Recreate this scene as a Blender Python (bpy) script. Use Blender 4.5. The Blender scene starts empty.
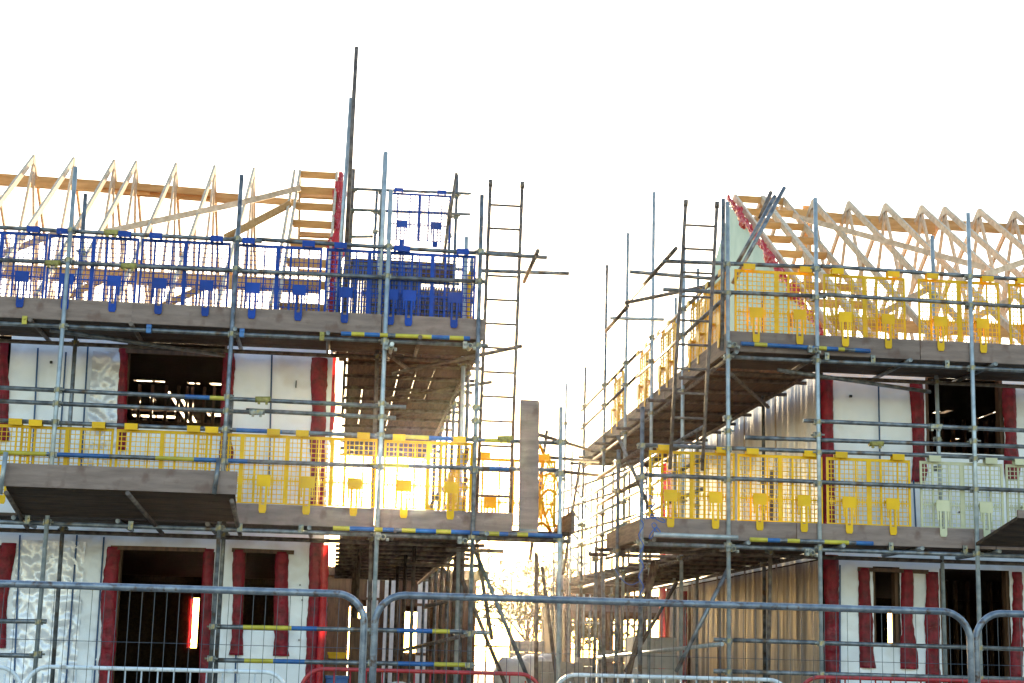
import bpy, math, random
from mathutils import Vector, Matrix, noise
random.seed(7)
rnd = random.random
D = bpy.data
sc = bpy.context.scene
COL = sc.collection

# ------------------------------------------------------------------ camera
F, YAW, PIT, ROL = 1608.76, .104066, .196027, .0260153
CAM = Vector((0, 0, 1.6))
fw = Vector((math.sin(YAW) * math.cos(PIT), math.cos(YAW) * math.cos(PIT), math.sin(PIT)))
r0 = fw.cross(Vector((0, 0, 1))).normalized()
u0 = r0.cross(fw)
rr = r0 * math.cos(ROL) + u0 * math.sin(ROL)
uu = -r0 * math.sin(ROL) + u0 * math.cos(ROL)
cd = D.cameras.new('camera'); cam = D.objects.new('camera', cd); COL.objects.link(cam)
M3 = Matrix((rr, uu, -fw)).transposed()
cam.matrix_world = Matrix.Translation(CAM) @ M3.to_4x4()
cd.sensor_width = 36; cd.lens = F * 36 / 1024; cd.clip_end = 3000
sc.camera = cam
def ray(x, y): return rr * (x - 512) - uu * (y - 341.5) + fw * F
def at(x, y, Y):
    d = ray(x, y); return CAM + d * (Y / d.y)
def atX(x, y, X):
    d = ray(x, y); return CAM + d * (X / d.x)

# ------------------------------------------------------------------ materials
def new_mat(name):
    m = D.materials.new(name); m.use_nodes = True
    nt = m.node_tree; b = nt.nodes['Principled BSDF']
    return m, nt, b
def N(nt, t, **kw):
    n = nt.nodes.new(t)
    for k, v in kw.items(): setattr(n, k, v)
    return n
def mat(name, c1, c2=None, rough=.6, metal=0., scale=6., stretch=(1, 1, 1), detail=6, bump=0., bscale=None, lo=.35, hi=.65, spec=.5, stain=None, stainscale=3., trans=0):
    m, nt, b = new_mat(name)
    b.inputs['Roughness'].default_value = rough
    b.inputs['Metallic'].default_value = metal
    b.inputs['Specular IOR Level'].default_value = spec
    c2 = c2 or tuple(min(1, v * 1.25) for v in c1)
    tc = N(nt, 'ShaderNodeTexCoord'); mp = N(nt, 'ShaderNodeMapping')
    mp.inputs['Scale'].default_value = stretch
    nt.links.new(tc.outputs['Object'], mp.inputs['Vector'])
    nz = N(nt, 'ShaderNodeTexNoise'); nz.inputs['Scale'].default_value = scale; nz.inputs['Detail'].default_value = detail
    nt.links.new(mp.outputs[0], nz.inputs['Vector'])
    cr = N(nt, 'ShaderNodeValToRGB')
    cr.color_ramp.elements[0].position = lo; cr.color_ramp.elements[1].position = hi
    cr.color_ramp.elements[0].color = (*c1, 1); cr.color_ramp.elements[1].color = (*c2, 1)
    nt.links.new(nz.outputs['Fac'], cr.inputs['Fac'])
    out = cr.outputs['Color']
    if stain:
        n2 = N(nt, 'ShaderNodeTexNoise'); n2.inputs['Scale'].default_value = stainscale; n2.inputs['Detail'].default_value = 4
        nt.links.new(tc.outputs['Object'], n2.inputs['Vector'])
        c3 = N(nt, 'ShaderNodeValToRGB'); c3.color_ramp.elements[0].position = .55; c3.color_ramp.elements[1].position = .72
        nt.links.new(n2.outputs['Fac'], c3.inputs['Fac'])
        mx = N(nt, 'ShaderNodeMix', data_type='RGBA'); nt.links.new(c3.outputs['Color'], mx.inputs['Factor'])
        nt.links.new(out, mx.inputs['A']); mx.inputs['B'].default_value = (*stain, 1)
        out = mx.outputs['Result']
    # each object gets its own slight tone
    oi = N(nt, 'ShaderNodeObjectInfo'); mr = N(nt, 'ShaderNodeMapRange')
    mr.inputs['To Min'].default_value = .82; mr.inputs['To Max'].default_value = 1.15
    nt.links.new(oi.outputs['Random'], mr.inputs['Value'])
    hv = N(nt, 'ShaderNodeHueSaturation'); nt.links.new(mr.outputs[0], hv.inputs['Value']); nt.links.new(out, hv.inputs['Color'])
    nt.links.new(hv.outputs['Color'], b.inputs['Base Color'])
    if bump:
        bn = N(nt, 'ShaderNodeTexNoise'); bn.inputs['Scale'].default_value = bscale or scale * 2; bn.inputs['Detail'].default_value = 5
        nt.links.new(mp.outputs[0], bn.inputs['Vector'])
        bp = N(nt, 'ShaderNodeBump'); bp.inputs['Strength'].default_value = bump; bp.inputs['Distance'].default_value = .02
        nt.links.new(bn.outputs['Fac'], bp.inputs['Height']); nt.links.new(bp.outputs[0], b.inputs['Normal'])
    if trans:
        b.inputs['Transmission Weight'].default_value = 0
        tl = N(nt, 'ShaderNodeBsdfTranslucent'); nt.links.new(hv.outputs['Color'], tl.inputs['Color'])
        ms = N(nt, 'ShaderNodeMixShader'); ms.inputs[0].default_value = trans
        nt.links.new(b.outputs[0], ms.inputs[1]); nt.links.new(tl.outputs[0], ms.inputs[2])
        nt.links.new(ms.outputs[0], nt.nodes['Material Output'].inputs['Surface'])
    return m
M = {}
M['steel'] = mat('galvanised_tube', (.085, .095, .11), (.24, .265, .29), rough=.4, metal=.55, scale=9, detail=8, stain=(.13, .09, .06), stainscale=7)
M['steel_lt'] = mat('pale_galvanised_tube', (.28, .33, .36), (.46, .51, .53), rough=.4, metal=.4, scale=9, detail=8)
M['rusty'] = mat('weathered_tube', (.08, .06, .055), (.2, .16, .135), rough=.6, metal=.35, scale=12, detail=8)
M['fence'] = mat('fence_tube', (.12, .15, .2), (.25, .29, .35), rough=.4, metal=.45, scale=14, detail=8, stain=(.1, .07, .06), stainscale=25)
M['wire'] = mat('fence_wire', (.07, .09, .12), rough=.5, metal=.3)
M['coupler'] = mat('coupler_steel', (.12, .14, .15), (.36, .36, .32), rough=.45, metal=.6, scale=20, stain=(.3, .22, .03), stainscale=11)
M['blue'] = mat('blue_plastic', (.001, .04, .27), (.002, .055, .36), rough=.5, trans=.04, spec=.25)
M['yellow'] = mat('yellow_plastic', (.8, .45, .004), (.92, .55, .006), rough=.45, trans=.15, spec=.3)
M['cream'] = mat('cream_plastic', (.62, .62, .4), (.72, .7, .48), rough=.45, trans=.25)
M['orange'] = mat('orange_netting', (.88, .46, .01), rough=.5, trans=.35)
M['pblue'] = mat('blue_paint', (.01, .08, .3), (.03, .16, .42), rough=.45)
M['pyel'] = mat('yellow_paint', (.42, .36, .03), (.6, .5, .05), rough=.45)
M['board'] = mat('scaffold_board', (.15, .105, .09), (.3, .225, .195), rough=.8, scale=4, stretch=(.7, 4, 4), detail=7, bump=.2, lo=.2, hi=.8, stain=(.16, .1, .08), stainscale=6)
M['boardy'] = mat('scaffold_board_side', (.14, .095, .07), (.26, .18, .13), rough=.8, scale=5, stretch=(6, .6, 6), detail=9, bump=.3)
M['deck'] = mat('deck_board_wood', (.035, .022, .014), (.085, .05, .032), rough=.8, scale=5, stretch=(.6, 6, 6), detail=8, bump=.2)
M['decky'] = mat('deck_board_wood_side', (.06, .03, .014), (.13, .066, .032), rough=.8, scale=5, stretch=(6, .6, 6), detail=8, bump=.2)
M['pine'] = mat('truss_pine', (.52, .37, .25), (.7, .54, .4), rough=.65, scale=4, stretch=(3, 3, 3), detail=8, spec=.3)
M['pineo'] = mat('warm_pine', (.5, .26, .09), (.64, .37, .15), rough=.65, scale=4, stretch=(1, 5, 5), detail=8, spec=.3)
M['stud'] = mat('stud_timber', (.08, .04, .02), (.16, .08, .04), rough=.7, scale=4, stretch=(5, 5, .8), detail=8)
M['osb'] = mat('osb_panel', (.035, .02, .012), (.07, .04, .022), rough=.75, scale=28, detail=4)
M['foil'] = mat('breather_membrane', (.68, .71, .76), (.78, .81, .87), rough=.32, scale=1.6, detail=6, bump=.3, bscale=9, spec=.5, lo=.3, hi=.55, stain=(.56, .53, .5), stainscale=1.3)
M['foil_shaded'] = mat('shade_tan_membrane', (.2, .155, .14), (.33, .27, .25), rough=.45, scale=3, stretch=(1, 4, .35), detail=6, bump=.25, bscale=8)  # same wrap as foil, its colour darkened and tinted for the shaded lower storey
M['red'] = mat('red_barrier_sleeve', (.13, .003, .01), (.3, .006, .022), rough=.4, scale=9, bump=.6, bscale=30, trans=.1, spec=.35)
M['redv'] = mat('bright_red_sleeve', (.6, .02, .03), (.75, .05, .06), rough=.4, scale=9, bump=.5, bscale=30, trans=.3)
M['foilc'] = mat('crumpled_foil', (.7, .71, .76), (.82, .83, .88), rough=.28, metal=.2, scale=2, bump=.5, bscale=8)
M['tape'] = mat('blue_batten_tape', (.02, .06, .16), rough=.5)
M['sheath'] = mat('pale_green_sheathing', (.3, .47, .41), (.42, .58, .5), rough=.7, scale=2, stretch=(1, 1, 1))
M['tile'] = mat('roof_tile_clay', (.05, .045, .05), (.12, .1, .1), rough=.7, scale=12, stain=(.16, .1, .08))
M['ground'] = mat('ground_dirt', (.16, .13, .1), (.28, .23, .18), rough=.9, scale=1.2, detail=10, bump=.5, bscale=6)
M['block'] = mat('grey_block', (.3, .29, .27), (.42, .4, .37), rough=.85, scale=8)
M['bag'] = mat('white_bag', (.6, .61, .62), (.75, .76, .77), rough=.5, scale=6, bump=.6, bscale=9)
M['wht'] = mat('white_painted_tube', (.5, .55, .6), (.66, .7, .74), rough=.4, scale=10, stain=(.3, .28, .26), stainscale=16)
M['redp'] = mat('red_painted_tube', (.3, .015, .02), (.42, .03, .035), rough=.4, scale=10, stain=(.16, .02, .02), stainscale=16)
M['leaf'] = mat('tree_leaf', (.12, .11, .06), (.2, .17, .09), rough=.7, trans=.5)
M['bark'] = mat('tree_bark', (.1, .07, .05), rough=.9)
M['brick'] = mat('buff_wall', (.3, .22, .16), (.4, .3, .22), rough=.85, scale=20)
M['ochre'] = mat('ochre_coupler', (.2, .17, .04), (.34, .3, .07), rough=.5, metal=.3, scale=30)
M['rope'] = mat('blue_rope', (.02, .1, .4), rough=.6)
M['black'] = mat('black_plastic', (.02, .02, .022), rough=.5)
M['ply'] = mat('clip_mark', (.2, .12, .01), rough=.6)

# ------------------------------------------------------------------ mesh builder
class MB:
    def __init__(s): s.v = []; s.f = []; s.m = []
    def quad(s, a, b, c, d, mi=0):
        n = len(s.v); s.v += [a, b, c, d]; s.f.append((n, n+1, n+2, n+3)); s.m.append(mi)
    def box(s, x0, x1, y0, y1, z0, z1, mi=0):
        n = len(s.v)
        s.v += [Vector(p) for p in ((x0,y0,z0),(x1,y0,z0),(x1,y1,z0),(x0,y1,z0),(x0,y0,z1),(x1,y0,z1),(x1,y1,z1),(x0,y1,z1))]
        for q in ((0,3,2,1),(4,5,6,7),(0,1,5,4),(1,2,6,5),(2,3,7,6),(3,0,4,7)):
            s.f.append(tuple(n+i for i in q)); s.m.append(mi)
        return s
    def beam(s, a, b, w, h, up=Vector((0,0,1)), mi=0):
        """rectangular bar from a to b; w across, h along 'up'"""
        a = Vector(a); b = Vector(b); d = (b-a).normalized(); up = Vector(up)
        side = d.cross(up)
        if side.length < 1e-4: side = d.cross(Vector((0,1,0)))
        side.normalize(); u = side.cross(d).normalized()
        n = len(s.v)
        for p in (a, b):
            for sx, sy in ((-1,-1),(1,-1),(1,1),(-1,1)): s.v.append(p + side*sx*w/2 + u*sy*h/2)
        for q in ((0,1,2,3),(7,6,5,4),(0,4,5,1),(1,5,6,2),(2,6,7,3),(3,7,4,0)):
            s.f.append(tuple(n+i for i in q)); s.m.append(mi)
        return s
    def tube(s, a, b, r=.026, seg=10, bands=None, mi=0, hollow=True):
        a = Vector(a); b = Vector(b)
        ts = [0, 1]; 
        if bands:
            for t0, t1, k in bands: ts += [t0, t1]
        ts = sorted(set(round(max(0, min(1, t)), 4) for t in ts))
        pts = [a.lerp(b, t) for t in ts]
        mis = []
        for i in range(len(ts)-1):
            tm = (ts[i]+ts[i+1])/2; k = mi
            if bands:
                for t0, t1, kk in bands:
                    if t0 < tm < t1: k = kk
            mis.append(k)
        s.path(pts, r, seg, mis=mis)
        return s
    def path(s, pts, r=.0242, seg=10, mi=0, mis=None, caps=True, taper=None):
        pts = [Vector(p) for p in pts]
        n0 = len(s.v); prev = None
        for i, p in enumerate(pts):
            d = (pts[min(i+1, len(pts)-1)] - pts[max(i-1, 0)]).normalized()
            if prev is None:
                ref = Vector((0,0,1)) if abs(d.z) < .9 else Vector((1,0,0))
                sd = d.cross(ref).normalized()
            else:
                sd = (prev - d*prev.dot(d)).normalized()
            prev = sd; u = sd.cross(d)
            rad = r if taper is None else r*(1+(taper-1)*i/(len(pts)-1))
            for k in range(seg):
                a = 2*math.pi*k/seg
                s.v.append(p + sd*math.cos(a)*rad + u*math.sin(a)*rad)
        for i in range(len(pts)-1):
            for k in range(seg):
                a = n0+i*seg+k; b = n0+i*seg+(k+1) % seg
                s.f.append((a, b, b+seg, a+seg)); s.m.append(mis[i] if mis else mi)
        if caps:
            s.f.append(tuple(n0+seg-1-k for k in range(seg))); s.m.append(mis[0] if mis else mi)
            e = n0+(len(pts)-1)*seg
            s.f.append(tuple(e+k for k in range(seg))); s.m.append(mis[-1] if mis else mi)
        return s
    def prism(s, poly, y0, y1, mi=0):
        """poly in (x,z), extruded along y"""
        n = len(s.v); k = len(poly)
        s.v += [Vector((x, y0, z)) for x, z in poly] + [Vector((x, y1, z)) for x, z in poly]
        s.f.append(tuple(n+i for i in range(k))); s.m.append(mi)
        s.f.append(tuple(n+k+i for i in reversed(range(k)))); s.m.append(mi)
        for i in range(k):
            j = (i+1) % k; s.f.append((n+i, n+k+i, n+k+j, n+j)); s.m.append(mi)
        return s
    def build(s, name, mats, parent=None, smooth=False, loc=None, bevel=0):
        me = D.meshes.new(name); me.from_pydata([tuple(v) for v in s.v], [], s.f)
        if not isinstance(mats, (list, tuple)): mats = [mats]
        for m_ in mats: me.materials.append(m_)
        if len(mats) > 1: me.polygons.foreach_set('material_index', s.m)
        if smooth: me.polygons.foreach_set('use_smooth', [len(f) <= 4 for f in s.f])
        me.update()
        o = D.objects.new(name, me); COL.objects.link(o)
        if parent: o.parent = parent
        if loc: o.location = loc
        if bevel:
            bv = o.modifiers.new('bevel', 'BEVEL'); bv.width = bevel; bv.segments = 2; bv.limit_method = 'ANGLE'
        return o
def tag(o, label=None, cat=None, group=None, kind=None):
    if label: o['label'] = label
    if cat: o['category'] = cat
    if group: o['group'] = group
    if kind: o['kind'] = kind
    return o
def empty(name, label, cat, loc=(0, 0, 0), group=None, rz=0):
    o = D.objects.new(name, None); COL.objects.link(o); o.location = loc; o.rotation_euler = (0, 0, rz)
    o.empty_display_size = .3
    return tag(o, label, cat, group)
def kids(o): return [c for c in D.objects if c.parent == o]
def copy_tree(o, parent=None, cache={}):
    c = o.copy(); COL.objects.link(c)
    if parent: c.parent = parent
    key = o.name
    if key not in cache: cache[key] = kids(o)
    for ch in cache[key]: copy_tree(ch, c)
    return c

# ------------------------------------------------------------------ ground
def gz(y):
    P = ((-60, 0), (10.5, 0), (15, .36), (18.5, .9), (900, .9))
    for (a, za), (b, zb) in zip(P, P[1:]):
        if a <= y <= b: return za + (zb-za)*(y-a)/(b-a)
    return 0
g = MB(); ys = [-60, 0, 8, 10.5, 12, 13.5, 15, 16, 17, 18.5, 22, 30, 45, 80, 200, 900]; xs = [-700, -60, -20, -8, -4, 0, 4, 8, 12, 20, 60, 700]
for i in range(len(xs)-1):
    for j in range(len(ys)-1):
        g.quad(*[Vector((x, y, gz(y))) for x, y in ((xs[i], ys[j]), (xs[i+1], ys[j]), (xs[i+1], ys[j+1]), (xs[i], ys[j+1]))])
tag(g.build('ground', M['ground']), kind='structure')

# ------------------------------------------------------------------ scaffold helpers
GND = .9
L1, L2 = 3.09, 5.41            # underside of the decks
def wood(o): return o
def coupler_mesh():
    mb = MB()
    mb.path([(0, 0, -.03), (0, 0, .03)], .033, 10)
    mb.box(-.045, .045, .015, .075, -.034, .034)
    mb.path([(.03, -.01, 0), (.075, -.01, 0)], .012, 6)
    mb.path([(-.03, .06, 0), (-.075, .06, 0)], .012, 6)
    return mb
CPL = coupler_mesh().build('coupler', M['coupler']); CPLM = CPL.data; D.objects.remove(CPL)
class Scaffold:
    def __init__(s, name, label, loc):
        s.root = empty(name, label, 'scaffold', loc); s.o = Vector(loc)
    def tube(s, name, a, b, m='steel', bands=None, r=.0262, label=None):
        a = Vector(a); b = Vector(b); mid = (a+b)/2
        mb = MB().tube(a-mid, b-mid, r, 12, bands)
        o = mb.build(name, [M[m], M['pblue'], M['pyel']], s.root, smooth=True, loc=mid - s.o)
        if label: o['label'] = label
        return o
    def pole(s, a, b, m='steel', couplers=(), cy=1):
        """standard from bottom a to top b, couplers at heights z"""
        a = Vector(a); b = Vector(b)
        o = s.tube('standard', a, b, m)
        for z in couplers:
            if a.z < z < b.z:
                p = a.lerp(b, (z-a.z)/(b.z-a.z)); c = D.objects.new('coupler', CPLM); COL.objects.link(c)
                c.parent = o; c.location = p - (a+b)/2
                c.rotation_euler = (random.choice((0, math.pi)), 0, (0 if cy > 0 else math.pi/2*cy) + (rnd()-.5)*.3)
                if c.rotation_euler[0]: c.rotation_euler[2] += math.pi
        return o
    def board(s, name, x0, x1, y0, y1, z0, z1, m):
        cx, cy, cz = (x0+x1)/2, (y0+y1)/2, (z0+z1)/2
        mb = MB().box(x0-cx, x1-cx, y0-cy, y1-cy, z0-cz, z1-cz)
        o = mb.build(name, M[m], s.root, loc=Vector((cx, cy, cz)) - s.o)
        return o
    def deck_x(s, x0, x1, y0, y1, z, along='x'):
        """boards running along x (or y) with lapped butt joints"""
        if along == 'x':
            y = y0
            while y < y1 - .1:
                x = x0 + (rnd()*.06)
                cut = x0 + 1.2 + rnd()*2.2
                segs = []
                while x < x1 - .05:
                    e = min(cut, x1 + rnd()*.05); segs.append((x, e)); x = e + .006; cut = e + 3.9
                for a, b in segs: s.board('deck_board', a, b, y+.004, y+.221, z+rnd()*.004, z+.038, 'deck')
                y += .229
        else:
            x = x0
            while x < x1 - .1:
                y = y0 + rnd()*.1; cut = y0 + 1.5 + rnd()*2.4
                while y < y1 - .05:
                    e = min(cut, y1 + rnd()*.15)
                    w_ = .224 if rnd() < .22 else .2352
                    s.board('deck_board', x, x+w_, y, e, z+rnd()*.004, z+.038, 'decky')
                    y = e + .02; cut = e + 3.9
                x += .236
DEG = math.radians

# ================================================================== LEFT SCAFFOLD
LS = Scaffold('scaffold', 'tube and board scaffold wrapping the left timber house, blue guards on its upper deck', (-1.3, 19, GND))
def px_pole(S, top, bot, Y, m='steel', couplers=(), zb=GND, cy=1):
    t = at(*top, Y); b = at(*bot, Y)
    if abs(b.z-t.z) > .01 and zb is not None:
        b = t.lerp(b, (t.z-zb)/(t.z-b.z))
    return S.pole(b, t, m, couplers, cy)
Z1 = (4.19, 3.81, 3.03, 4.57, 4.41); Z2 = (6.5, 6.13, 5.33)
ZL = (1.54, 1.9)
allz = Z1 + Z2 + ZL
px_pole(LS, (75.7, 167), (34, 683), 19, 'steel_lt', allz)
px_pole(LS, (241.7, 175), (209.5, 683), 19, 'steel', allz)
px_pole(LS, (391, 190), (371, 683), 19, 'steel_lt', allz)
px_pole(LS, (386, 152), (378.5, 330), 19.06+.04, 'steel_lt', (), zb=None)
px_pole(LS, (385.2, 153), (381, 236), 19.2, 'steel', (), zb=None)
px_pole(LS, (482, 195), (468.5, 683), 19, 'steel', allz)
px_pole(LS, (561, 407), (558, 683), 19, 'steel_lt', (4.19, 3.81, 3.03))
# pole off-frame left
px_pole(LS, (-105, 160), (-140, 683), 19, 'steel', allz)
# inner row
px_pole(LS, (85.5, 194), (52, 683), 20.05, 'steel', (6.5, 5.33, 3.03))
px_pole(LS, (232, 395), (215, 683), 20.05, 'steel', (3.03, 5.33))
px_pole(LS, (378, 330), (367, 683), 20.05, 'rusty', (3.03, 5.33))
px_pole(LS, (466.5, 237), (460, 500), 20.3, 'steel_lt', (5.33,))
# tall lapped pair at the verge of the gable
px_pole(LS, (356.5, 47), (346, 250), 20.2, 'rusty', (), zb=None)
px_pole(LS, (354, 90), (343, 330), 20.26, 'rusty', (), zb=L2)
px_pole(LS, (351, 98), (340, 260), 20.32, 'steel_lt', (6.3,), zb=L2)
# rails on the front face: (name, from px, to px, Y, material, bands)
RY = 19.05
def rail(S, a, b, Y=RY, m='steel', bands=None, name='guard_rail'):
    return S.tube(name, at(*a, Y), at(*b, Y), m, bands)
rail(LS, (-8, 227), (262, 241.3)); rail(LS, (256, 239.2), (547, 257.5), Y=19.09)
rail(LS, (-8, 259.5), (486, 281.9))
rail(LS, (478, 270.5), (569, 273.5), Y=20.0, m='steel')
rail(LS, (-8, 387.2), (406, 407.3), bands=[(.46, .52, 1), (.52, .56, 2)])
rail(LS, (-8, 400.7), (252, 412.2)); rail(LS, (246, 410.2), (396, 418), Y=19.07)
rail(LS, (-8, 420.2), (562, 443.3), bands=[(.42, .5, 1), (.70, .76, 2), (.76, .8, 1), (.86, .9, 2)])
rail(LS, (-8, 452.2), (376, 466), bands=[(0, .14, 2), (.14, .3, 1), (.42, .52, 2), (.52, .66, 1)])
rail(LS, (370, 465), (562, 470.5), m='steel', bands=[(0, .2, 2), (.62, .72, 1)])
rail(LS, (-8, 621), (46.5, 621.5), bands=[(.6, .85, 0)]); rail(LS, (-8, 655), (42, 656))
rail(LS, (210, 626.5), (462, 631.8), bands=[(.13, .32, 2), (.32, .42, 1), (.74, .88, 1), (.88, .95, 2)])
rail(LS, (210, 660), (470, 665), bands=[(.13, .24, 2), (.24, .36, 1), (.72, .86, 1), (.86, .98, 2)])
rail(LS, (455, 632), (493, 633), Y=19.1)
# ledgers under the decks
for z, x1 in ((L2-.075, 1.7), (L1-.075, 1.75)):
    LS.tube('ledger', (-5.2, RY, z), (x1, RY, z), 'steel'); LS.tube('ledger', (-5.2, 20.05, z-.02), (x1, 20.05, z-.02), 'rusty')
LS.tube('ledger', (1.3, 19.1, L1-.075), (2.75, 19.1, L1-.075), 'rusty')
# painted tube ends flush with the deck edges
LS.tube('ledger', at(341, 333.5, 18.97), at(470, 338.5, 18.97), 'steel', [(0,.08,1),(.08,.18,2),(.18,.3,1),(.3,.36,2),(.42,.7,2),(.7,.84,1),(.84,.95,2),(.95,1,1)], r=.026)
LS.tube('ledger', at(333, 528, 18.97), at(470, 532.5, 18.97), 'steel', [(0,.12,2),(.12,.3,1),(.3,.36,2),(.36,.44,1),(.5,.6,2),(.6,.75,1),(.75,.86,2),(.86,1,1)], r=.026)
LS.tube('ledger', at(472, 533, 18.97), at(562, 536, 18.97), 'steel', [(0,.08,1),(.14,.3,2),(.3,.4,1),(.5,.62,2),(.62,1,1)], r=.026)
# sagging brace tubes
LS.tube('brace', at(50, 330, 19.2), at(225, 355.5, 20.0), 'steel')
LS.tube('brace', at(385, 352, 19.4), at(412, 372, 20.6), 'rusty')
for a, b, Y in (((392, 374), (522, 346), 19.9), ((386, 399), (492, 382), 22.5), ((395, 416), (471, 405), 25.2)):
    LS.tube('brace', at(*a, Y), at(*b, Y), 'rusty')
# transoms (run into the depth under the boards)
x = -4.9
while x < 1.6:
    LS.tube('transom', (x, 18.92+rnd()*.06, L2-.0252), (x, 20.32, L2-.0252), 'steel' if rnd() < .6 else 'rusty')
    x += 1.02 + rnd()*.2
x = -4.7
while x < 2.7:
    LS.tube('transom', (x, 18.92+rnd()*.06, L1-.0252), (x, 20.32, L1-.0252), 'steel' if rnd() < .6 else 'rusty')
    x += .98 + rnd()*.2
LS.tube('transom', (2.191, 18.3, 6.36), (2.191, 19.7, 6.31), 'rusty')
LS.tube('transom', at(392, 344, 18.75), Vector((at(392, 344, 18.75).x, 20.2, L2-.08)), 'steel_lt')
# decks
LS.deck_x(-5.2, 1.62, 19.075, 20.3, L2); LS.deck_x(-5.2, 1.62, 19.075, 20.3, L1); LS.deck_x(1.64, 2.72, 19.09, 20.1, L1)
LS.deck_x(.02, 1.58, 20.31, 31, L2, 'y'); LS.deck_x(.02, 1.58, 20.31, 31, L1, 'y')
# toe boards
for x0, x1, z0, z1 in ((-5.2, -2.55, L2, L2+.25), (-2.56, .4, L2, L2+.25), (.41, 1.66, L2, L2+.25), (-1.3, .41, L1, L1+.235), (.42, 2.05, L1, L1+.235)):
    y0 = 19.030 if x0 != -2.56 else 19.033
    LS.board('toe_board', x0, x1, y0, y0+.038, z0, z1, 'board')
for z, xe in ((L2, 1.6), (L1, 1.6)):
    y = 20.2
    while y < 30:
        LS.board('toe_board', xe, xe+.038, y, y+3.8, z, z+.225, 'boardy'); y += 3.83
LS.board('toe_board', 2.74, 2.778, 18.9, 20.2, L1+.02, L1+.27, 'boardy')
# side row along the passage
for i, Y in enumerate((21.0, 22.3, 23.6, 25.0, 26.5, 28.2, 30.0)):
    top = (6.9, 6.75, 6.9, 7.0, 6.8, 6.8, 6.6)[i]
    LS.pole((1.62, Y, GND), (1.62, Y, top), ('steel', 'rusty')[i % 2], (4.19, 3.81, 3.03, 6.5, 5.33), cy=2)
    LS.pole((.3 if i % 2 else 1.0, Y+.2, GND), (.3 if i % 2 else 1.0, Y+.2, L1), 'rusty')
for z in (6.5, 6.13, 4.19, 3.81):
    LS.tube('guard_rail', (1.57, 20.0, z), (1.57, 25.5, z), 'rusty'); LS.tube('guard_rail', (1.57, 25.4, z+.03), (1.57, 31, z+.03), 'steel')
for z in (L2-.08, L1-.08):
    LS.tube('ledger', (1.57, 19.9, z), (1.57, 31, z), 'rusty')
Y = 20.9
while Y < 31:
    LS.tube('transom', (-.03, Y, L2-.0252), (1.72+rnd()*.25, Y, L2-.0252), 'rusty')
    LS.tube('transom', (-.03, Y+.1, L1-.0252), (1.72+rnd()*.25, Y+.1, L1-.0252), 'rusty'); Y += .98
# raised lift at the gable apex
for y_, z in ((26, 9.26), (26, 8.9), (26, 8.43)):
    LS.tube('guard_rail', (-.1, y_, z), (1.96 if z > 8.5 else .35, y_, z+.03), 'steel')
for X_, Y_, m_ in ((-.02, 26.05, 'rusty'), (.46, 26.06, 'steel_lt'), (1.72, 26.05, 'steel'), (.4, 27.3, 'steel'), (1.7, 27.3, 'steel')):
    LS.pole((X_, Y_, L2+.04), (X_, Y_, 9.3 if X_ == .46 else 9.62), m_, (8.9, 9.26))
LS.tube('brace', at(448.5, 225, 25.6), at(456.5, 173, 25.6), 'rusty'); LS.tube('brace', at(443, 268, 25.7), at(450, 205, 25.7), 'rusty')
LS.deck_x(-.05, 1.75, 26.1, 27.2, 8.06)
LS.tube('ledger', (-.1, 26.1, 8.0), (1.9, 26.1, 8.0), 'steel'); LS.tube('ledger', (-.1, 27.2, 8.0), (1.9, 27.2, 8.0), 'steel')
# leaning props in the passage by the second standard
for a, b, Y1_, Y2_, m_ in (((474, 548), (530, 683), 19.6, 19.6, 'steel'), ((459, 572), (505, 683), 20.4, 20.4, 'rusty'), ((477, 548), (492, 640), 19.9, 19.9, 'rusty'),
                        ((542, 566), (557, 683), 21.5, 21.5, 'rusty'), ((537, 553), (536, 683), 20.3, 20.3, 'rusty'), ((425, 607), (458, 598), 20.6, 19.3, 'rusty')):
    LS.tube('brace', at(*a, Y1_), at(*b, Y2_), m_)
LS.tube('brace', at(404, 650, 23), at(463, 636, 19.2), 'rusty')
LS.tube('transom', (1.3, 19.5, 3.25-.35), (2.0, 19.5, 2.9), 'rusty'); LS.tube('transom', (.9, 21.0, 2.8), (1.9, 21.0, 2.8), 'rusty')
# tilted loading shelf at the left (lift 1)
fan = MB()
def shelf(S, fx0, fx1, fY, fz, bx0, bx1, bY, bz, th=.25, n=4):
    for i in range(n):
        t0, t1 = i/n, (i+1)/n-.012
        a = Vector((fx0+(bx0-fx0)*t0, fY+(bY-fY)*t0, fz+(bz-fz)*t0)); b = Vector((fx1+(bx1-fx1)*t0, a.y, a.z))
        c = Vector((fx1+(bx1-fx1)*t1, fY+(bY-fY)*t1, fz+(bz-fz)*t1)); d = Vector((fx0+(bx0-fx0)*t1, c.y, c.z))
        mid = (a+b+c+d)/4; mb = MB(); up = Vector((0, 0, .036)); ps = [p-mid for p in (a, b, c, d)]
        for q in ((ps[0], ps[1], ps[2], ps[3]), (ps[3]+up, ps[2]+up, ps[1]+up, ps[0]+up), (ps[0], ps[0]+up, ps[1]+up, ps[1]), (ps[1], ps[1]+up, ps[2]+up, ps[2]), (ps[2], ps[2]+up, ps[3]+up, ps[3]), (ps[3], ps[3]+up, ps[0]+up, ps[0])): mb.quad(*q)
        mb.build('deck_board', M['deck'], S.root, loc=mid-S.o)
shelf(LS, -3.66, -1.164, 18.2, 3.335, -3.65, -1.17, 18.98, 3.10)
LS.board('toe_board', -3.68, -1.15, 18.16, 18.198, 3.345, 3.6, 'board')
LS.tube('transom', (-2.33, 18.1, 3.31), (-2.05, 19.3, 2.96), 'rusty'); LS.tube('transom', (-1.2, 18.24, 3.28), (-1.15, 19.3, 2.98), 'rusty'); LS.tube('transom', (-3.66, 18.24, 3.28), (-3.6, 19.3, 2.98), 'rusty')
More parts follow.
